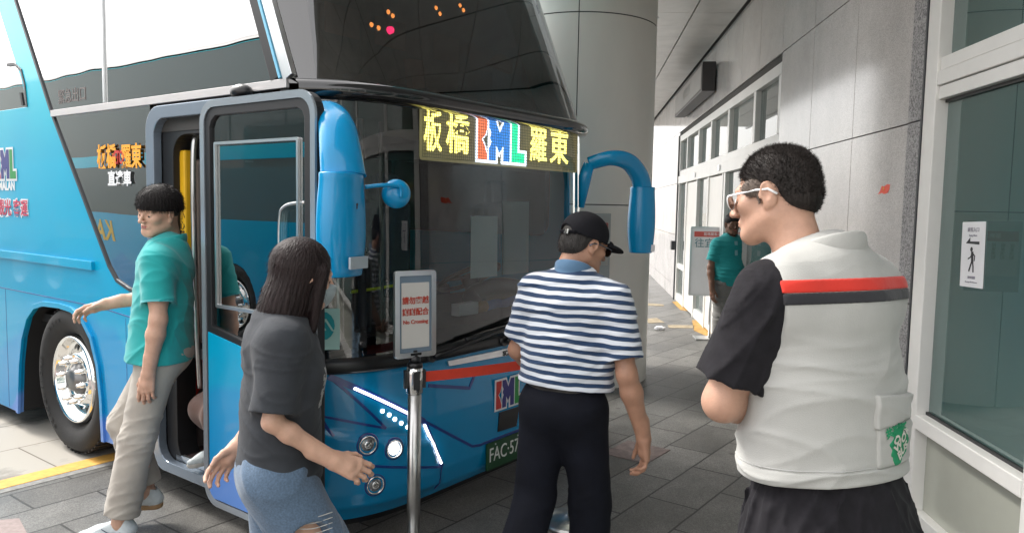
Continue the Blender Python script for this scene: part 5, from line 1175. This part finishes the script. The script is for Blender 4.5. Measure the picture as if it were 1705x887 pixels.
s = SDF(); s.cone((-.05, .085, .026), (.05, .085, .026), .02, .02, .02); s.ell((0, .120, .020), (.072, .066, .022), .01); s.ell((0, .118, .008), (.08, .075, .022), .004, 's'); s.ell((0, .0, .03), (.09, .105, .08), .003, 's'); mkmesh('cap_peak', [s.mesh(.003)], M_cap, r, HM)
MB().tube(bez([(-.05, -.100, .028), (-.02, -.118, .022), (.02, -.118, .022), (.055, -.096, .028)], 6), .007, sq=(.4, 1.3)).build('cap_strap', M_cap, r, HM); MB().box((.012, -.124, .012), (.040, -.117, .032), bev=.002).build('strap_buckle', M_steel, r, HM)
MB().lathe([(0, .143), (.007, .141), (.008, .137)], 12).build('cap_button', M_cap, r, HM)
glasses(HM, r, 1.0, mat('thin metal frame', (.12, .12, .14, 1), .25, .8, var=0), glass('clear lens', (.9, .92, .92, 1), .05, 1.2), (.025, .017))

# ---------------------------------------------------------------- woman in the dark T-shirt
J = jbase(elR=(.205, -.03, 1.12), wrR=(.185, .165, .985), hdR=((.0, 1, -.45), (-.5, .1, 1), (-1, .1, -.3)), elL=(-.20, -.02, 1.14), wrL=(-.15, -.13, .94), hdL=((0, -.6, -.8), (.2, -.3, .6), (1, 0, 0)), knR=(.09, .18, .52), anR=(.09, .20, .09), knL=(-.09, .02, .49), anL=(-.09, -.32, .17), shL=(-.150, -.01, 1.355), shR=(.150, -.01, 1.355), curlR=30)
r, T, HM, SS = person((-.755, 2.42, 0), -72, 'woman with long dark hair, face mask and charcoal T-shirt', J, SK4, sc=.945, lean=3, head=(10, -10, 0), hc=(0, .055, 1.575), group='people at the bus bay', arm_up=.038, fat=.77)
M_dg = cloth('charcoal cotton', (.026, .030, .037, 1), vs=9, var=.2, sheen=.05)
def wsh(): return shirt_sdf(J, .885, inf=.024, sleeve=.88, w=.93, fold=(.003, 10, 51), sl_r=.074, female=True, hemw=.022)
ws = mkmesh('tshirt', [wsh().mesh(.005)], M_dg, r, T)
for i in range(26):
    rs_ = random.Random(i); x_ = .055 + .012 * (i % 4) + rs_.uniform(-.006, .006); z_ = 1.14 + .019 * (i // 4) + rs_.uniform(-.005, .005); h_ = rs_.uniform(.005, .011)
    MT = Matrix.Translation((x_, .25, z_)) @ Matrix.Rotation(radians(180), 4, 'Z') @ Matrix.Rotation(radians(90), 4, 'X'); o = MB().add([(-h_, -h_, 0), (h_, -h_, 0), (h_, h_, 0), (-h_, h_, 0)], [(0, 1, 2, 3)]).build('chest_print', cloth('pale print', (.36, .36, .35, 1)) if i == 0 else bpy.data.materials['pale print'], r); project(o, ws, MT, .002); o.matrix_local = T
M_den = cloth('mid blue denim', (.085, .135, .205, 1), vs=160, var=.3, bump=.3)
s = trousers(J, .118, .112, .115, top=1.0, w=.96, fold=(.006, 10, 61)); s.ell((.185, .10, .70), (.06, .07, .07), .01, 's')
mkmesh('jeans', [s.mesh(.006)], M_den, r, SS)
mb = MB()
for i in range(9):
    z_ = .63 + i * .018; z_ += .015; mb.tube(bez([(.165, .17, z_), (.188, .10, z_ - .004), (.178, .03, z_ + .003)], 5), .0016, 5)
mb.build('torn_threads', cloth('white thread', (.5, .5, .48, 1)), r, SS)
for a, y in (('anL', 0), ('anR', 0)): shoe(r, tuple(c * .945 for c in J[a]), 0, M_shoew, M_sole, .9)
face_extras(HM, r, 1.0, M_hairb)
s = SDF(); s.ell((0, .060, -.045), (.056, .052, .048), .02); s.cone((0, .10, -.02), (0, .085, -.085), .018, .014, .03); s.plane((0, .05, -.012), (0, .0, 1), .01); s.plane((0, .02, 0), (0, -1, -.1), .006); mkmesh('face_mask', [s.mesh(.003)], cloth('pale mask', (.30, .36, .38, 1)), r, HM)
s = SDF(); s.ell((0, -.020, .036), (.088, .103, .093), .02); s.cone((0, -.026, .0), (0, -.042, -.13), .086, .088, .04, q=(1, .92, 1)); s.cone((0, -.040, -.10), (0, -.052, -.215), .088, .078, .04, q=(1, .8, 1))
s.ell((0, .120, -.040), (.050, .078, .085), .012, 's'); s.box((0, .15, -.2), (.06, .09, .14), .02, 's'); s.cone((.074, .045, .03), (.070, .052, -.17), .020, .016, .02); s.cone((-.074, .045, .03), (-.070, .052, -.17), .020, .016, .02); s.plane((0, 0, -.235), (0, .15, -1), .012)
s.warp(lambda P: (.0009 * np.sin(np.arctan2(P[..., 0], P[..., 1] + .03) * 34 + 2 * np.sin(P[..., 2] * 7)) * np.clip((.06 - P[..., 2]) * 8, 0, 1)).astype(np.float32))
hair = mkmesh('long_hair', [s.mesh(.0035)], M_hairb, r, HM); spikes(hair, 2200, .020, .0007, r, HM, M_hairb, lambda p: True, 13, up=(0, -.05, -4.5), jit=.5)

# ---------------------------------------------------------------- young man in the turquoise polo shirt stepping away from the door
J = jbase(wrL=(-.215, .01, .845), elL=(-.225, -.03, 1.095), hdL=((.05, .12, -1), (.2, 1, .1), (1, -.2, .05)), elR=(.255, .085, 1.15), wrR=(.20, .315, 1.105), hdR=((-.15, .9, -.3), (-.8, .1, .5), (-.1, -.3, -1)), knL=(-.10, .10, .49), anL=(-.10, .185, .085), knR=(.08, .20, .53), anR=(.06, .10, .17), curlL=22, curlR=30)
r, T, HM, SS = person((-1.80, 3.86, 0), 102, 'young man in a turquoise polo shirt and light grey trousers beside the open bus door', J, SK4, sc=1.04, lean=-2, head=(52, -10, -4), hc=(.005, .03, 1.590), hsc=1.0, group='people at the bus bay', fat=1.0)
M_tq = cloth('turquoise pique', (.010, .33, .33, 1), bump=.2)
mkmesh('polo_shirt', [shirt_sdf(J, .868, inf=.020, sleeve=.70, w=1.0, fold=(.0045, 13, 71), sl_r=.074, hemw=.030).mesh(.005)], M_tq, r, T)
collar(J, r, T, M_tq, h=.040, r=.076, z0=1.428); 
mkmesh('undershirt', [SDF().ell((0, .045, 1.40), (.035, .03, .035), .01).mesh(.004)], M_paper, r, T)
for sd_ in 'LR':
    e = Vector(J['sh' + sd_]).lerp(Vector(J['el' + sd_]), .695); u = (Vector(J['el' + sd_]) - Vector(J['sh' + sd_])).normalized(); MB().tube([e - u * .006, e + u * .004], .0755, 24, cap=False).build('sleeve_edge', cloth('pale turquoise', (.10, .45, .48, 1)), r, T) if sd_ == 'L' else None
M_gt = cloth('light grey trousers', (.40, .37, .325, 1), vs=4, var=.1)
mkmesh('trousers', [trousers(J, .098, .080, .082, top=.99, hemz=.10, fold=(.005, 10, 81), zone=lambda P: np.clip(1.1 - abs(P[..., 2] - .18) * 6, .12, 1) + np.clip(1 - abs(P[..., 2] - .52) * 6, 0, .8)).mesh(.006)], M_gt, r, SS)
M_sn = mat('pale blue sneaker', (.56, .62, .64, 1), .6, var=.15, vs=12)
for a in ('anL', 'anR'): sh_ = shoe(r, tuple(c * 1.04 for c in J[a]), 0, M_sn, mat('gum sole', (.32, .20, .10, 1), .6) if a == 'anL' else bpy.data.materials['gum sole'], 1.04)
sh_ = [o for o in r.children if o.name.startswith('shoe')][0]
MB().tube(bez([(-.036, -.035, .062), (-.042, -.01, .036), (-.042, .03, .040), (-.034, .075, .066)], 6), [.002 + .009 * sin(pi * min(1, k / 14)) for k in range(19)], 8, sq=(.25, 1), up=(1, 0, 0)).build('side_mark', mat('navy shoe mark', (.02, .05, .09, 1), .5), sh_)
face_extras(HM, r, 1.0)
s = SDF(); s.ell((0, -.010, .050), (.096, .110, .088), .02); s.ell((0, -.06, .0), (.072, .060, .06), .03); s.plane((0, .08, .024), (0, .12, -1), .006)
s.warp(lambda P: (.0009 * np.sin(np.arctan2(P[..., 0], P[..., 1] + .02) * 41 + 3 * np.sin(P[..., 2] * 23))).astype(np.float32))
hair = mkmesh('bowl_cut_hair', [s.mesh(.003)], M_hair, r, HM); spikes(hair, 5000, .016, .0008, r, HM, M_hair, lambda p: True, 12, up=(0, 0, -2.6), jit=.6)
s = SDF(); s.ell((0, -.016, .020), (.0775, .0955, .075), .01); s.ell((0, .105, -.02), (.12, .10, .09), .02, 's')
for x in (-1, 1): s.ell((.088 * x, -.002, -.012), (.030, .024, .034), .01, 's')
s.plane((0, -.08, -.045), (0, .3, -1), .02); mkmesh('clipped_hair', [s.mesh(.0035)], M_hairg, r, HM)

# ---------------------------------------------------------------- far man in the teal polo shirt
J = jbase(elR=(.225, -.03, 1.09), wrR=(.235, .04, .85), anR=(.13, .05, .085), knR=(.11, .04, .49))
r, T, HM, SS = person((2.47, 8.55, 0), 194, 'man in teal polo shirt and grey trousers near the glass doors', J, SK3, sc=.985, lean=0, head=(-8, -4, 0), group='people at the bus bay', vox=.005)
M_tl = cloth('teal pique', (.012, .31, .32, 1)); M_ltl = cloth('pale teal placket', (.25, .50, .55, 1))
mkmesh('polo_shirt', [shirt_sdf(J, .885, inf=.022, sleeve=.72, belly=.02, w=1.04, fold=(.004, 13, 91), sl_r=.074).mesh(.007)], M_tl, r, T); collar(J, r, T, M_tl, r=.076, z0=1.428)
MB().slab([(-.016, 1.24), (.016, 1.24), (.018, 1.40), (-.018, 1.40)], lambda u, v, d: (u, .134 - (v - 1.24) * .12 + d, v), .006).build('placket', M_ltl, r, T)
mkmesh('trousers', [trousers(J, .108, .086, .09, top=.99).mesh(.009)], cloth('mid grey trousers', (.20, .195, .185, 1)), r, SS)
for a in ('anL', 'anR'): shoe(r, tuple(c * .985 for c in J[a]), -10, M_shoew, M_sole, 1.0, False)
face_extras(HM, r, 1.0)
s = SDF(); s.ell((0, -.016, .044), (.084, .101, .088), .01); s.ell((0, -.060, -.015), (.066, .052, .050), .03); s.ell((0, .115, -.028), (.12, .075, .075), .02, 's')
for x in (-1, 1): s.ell((.088 * x, -.002, -.012), (.030, .026, .038), .01, 's')
mkmesh('hair', [s.mesh(.005)], M_hair, r, HM)

# ---------------------------------------------------------------- woman coming down the steps inside the door
w0 = BUSLOC + Matrix.Rotation(BUSROT, 3, 'Z') @ Vector((-1.0, 1.03, 0))
J = jbase(elR=(.21, -.02, 1.10), wrR=(.2, .1, .87), knR=(.12, .10, .52), anR=(.15, .13, .085), anL=(-.04, -.08, .085))
r, T, HM, SS = person((w0.x, w0.y, .25), 143, 'person in long brown skirt and white shoes on the bus step', J, SK4, sc=.93, head=(0, -20, 0), group='people at the bus bay', vox=.006)
mkmesh('dark_top', [shirt_sdf(J, .93, inf=.018, sleeve=.7, w=.94, fold=(.006, 14, 95), female=True).mesh(.008)], cloth('black top', (.02, .02, .02, 1)), r, T)
s = SDF(); s.cone((0, 0, 1.0), (0, 0, .88), .145, .175, .04, q=(1, .8, 1)); s.cone((0, 0, .88), (0, .05, .26), .170, .24, .05, q=(1, .8, 1)); s.ell((.20, .09, .30), (.20, .15, .12), .08); s.plane((0, 0, .19), (0, 0, -1)); s.warp(lambda P: (.010 * np.sin(np.arctan2(P[..., 0], P[..., 1]) * 11 + 1.0 * P[..., 2]) * np.clip((.9 - P[..., 2]) * 2, 0, 1)).astype(np.float32))
mkmesh('skirt', [s.mesh(.008)], cloth('brown skirt cloth', (.15, .072, .052, 1), rough=.6), r, SS)
for a in ('anL', 'anR'): shoe(r, tuple(c * .93 for c in J[a]), 0, M_sn, M_sole, .93)
face_extras(HM, r, 1.0)
s = SDF(); s.ell((0, -.020, .036), (.090, .104, .092), .02); s.ell((0, -.05, -.06), (.075, .06, .09), .03); s.ell((0, .105, -.035), (.066, .078, .090), .012, 's'); mkmesh('hair', [s.mesh(.005)], M_hairb, r, HM)
# ================================================================ queue barrier: two posts and an orange belt
def post(loc, label):
    p = empty('barrier_post', loc, 0, label=label, cat='barrier post', group='steel belt barrier posts')
    MB().lathe([(.175, 0), (.175, .012), (.165, .022), (.05, .035), (.035, .04)], 40).build('base', M_steel, p)
    MB().lathe([(.031, .03), (.031, .90)], 32).build('tube', M_steel, p)
    MB().lathe([(.034, .86), (.0385, .865), (.0385, .955), (.036, .985), (.030, .985)], 32).build('head', M_chrome, p)
    MB().lathe([(.037, .982), (.034, 1.0), (.02, 1.006)], 28).build('cap', M_black, p)
    for a in range(4):
        R = Matrix.Rotation(a * pi / 2 + radians(20), 4, 'Z'); MB().box((.034, -.014, .885), (.050, .014, .968), bev=.003, M=R).build('belt_slot', M_black, p)
    return p
p1 = post((-.435, 3.40, 0), 'polished steel barrier post carrying the no crossing sign in front of the bus'); p2 = post((.36, 4.02, 0), 'polished steel barrier post mostly hidden behind the man in the striped shirt')
a, b = Vector((-.435, 3.40, 0)), Vector((.36, 4.02, 0)); d_ = (b - a).normalized(); n_ = Vector((-d_.y, d_.x, 0)); a2, b2 = a + d_ * .05, b - d_ * .05
mb = MB(); v = []
N = 24
for i in range(N + 1):
    t = i / N; q = a2.lerp(b2, t); z = .930 - .012 * sin(pi * t)
    for dz, dn in ((-.024, .001), (.024, .001), (.024, -.001), (-.024, -.001)): v.append((q.x + n_.x * dn, q.y + n_.y * dn, z + dz))
f = [(4 * i + k, 4 * i + (k + 1) % 4, 4 * i + 4 + (k + 1) % 4, 4 * i + 4 + k) for i in range(N) for k in range(4)]
mb.add(v, f); tag(mb.build('barrier_belt', mat('orange red webbing', lin(216, 66, 44), .6, var=.06, vs=40, bump=.2, bs=300)), 'orange red belt stretched from the sign post to behind the striped man', 'belt')
sf = empty('post_sign', (-.435, 3.40, 1.0), radians(36), label='silver framed no crossing sign with red lettering on the barrier post', cat='sign')
SF = frame((0, 0, .225), (1, 0, 0), (0, .02, 1)) @ Matrix.Diagonal((1, 1.04, 1, 1))
MB().slab(rrect(-.105, -.19, .105, .19, .016), lambda u, v, d: (u, v, d - .012), .020, holes=[rrect(-.082, -.168, .082, .168, .004)[::-1]]).build('sign_frame', M_alu, sf, SF, bev=.003)
flat('sign_sheet', .168, .340, mat('blue grey insert', lin(108, 126, 142), .4, var=.04), sf, SF, .006)
flat('paper', .142, .285, mat('grey white paper', (.56, .55, .52, 1), .7, var=.03), sf, SF @ Matrix.Translation((0, -.005, .0025)), .002)
M_rd = mat('brick red lettering', lin(176, 62, 44), .6, var=0)
text('lettering', '請勿穿越', .034, SF @ Matrix.Translation((0, .058, .0035)), M_rd, sf, bold=.0008); text('lettering', '謝謝配合', .034, SF @ Matrix.Translation((0, .008, .0035)), M_rd, sf, bold=.0008); text('lettering', 'No Crossing', .024, SF @ Matrix.Translation((0, -.034, .0035)), M_rd, sf, bold=.0006, sx=1.03)
MB().lathe([(.0, .0), (.026, .0), (.026, .022), (.014, .03), (.010, .055)], 24, o=(0, 0, .004)).box((-.03, -.012, .034), (.03, .012, .05), bev=.003).build('clamp', M_black, sf)
bpy.context.view_layer.update()
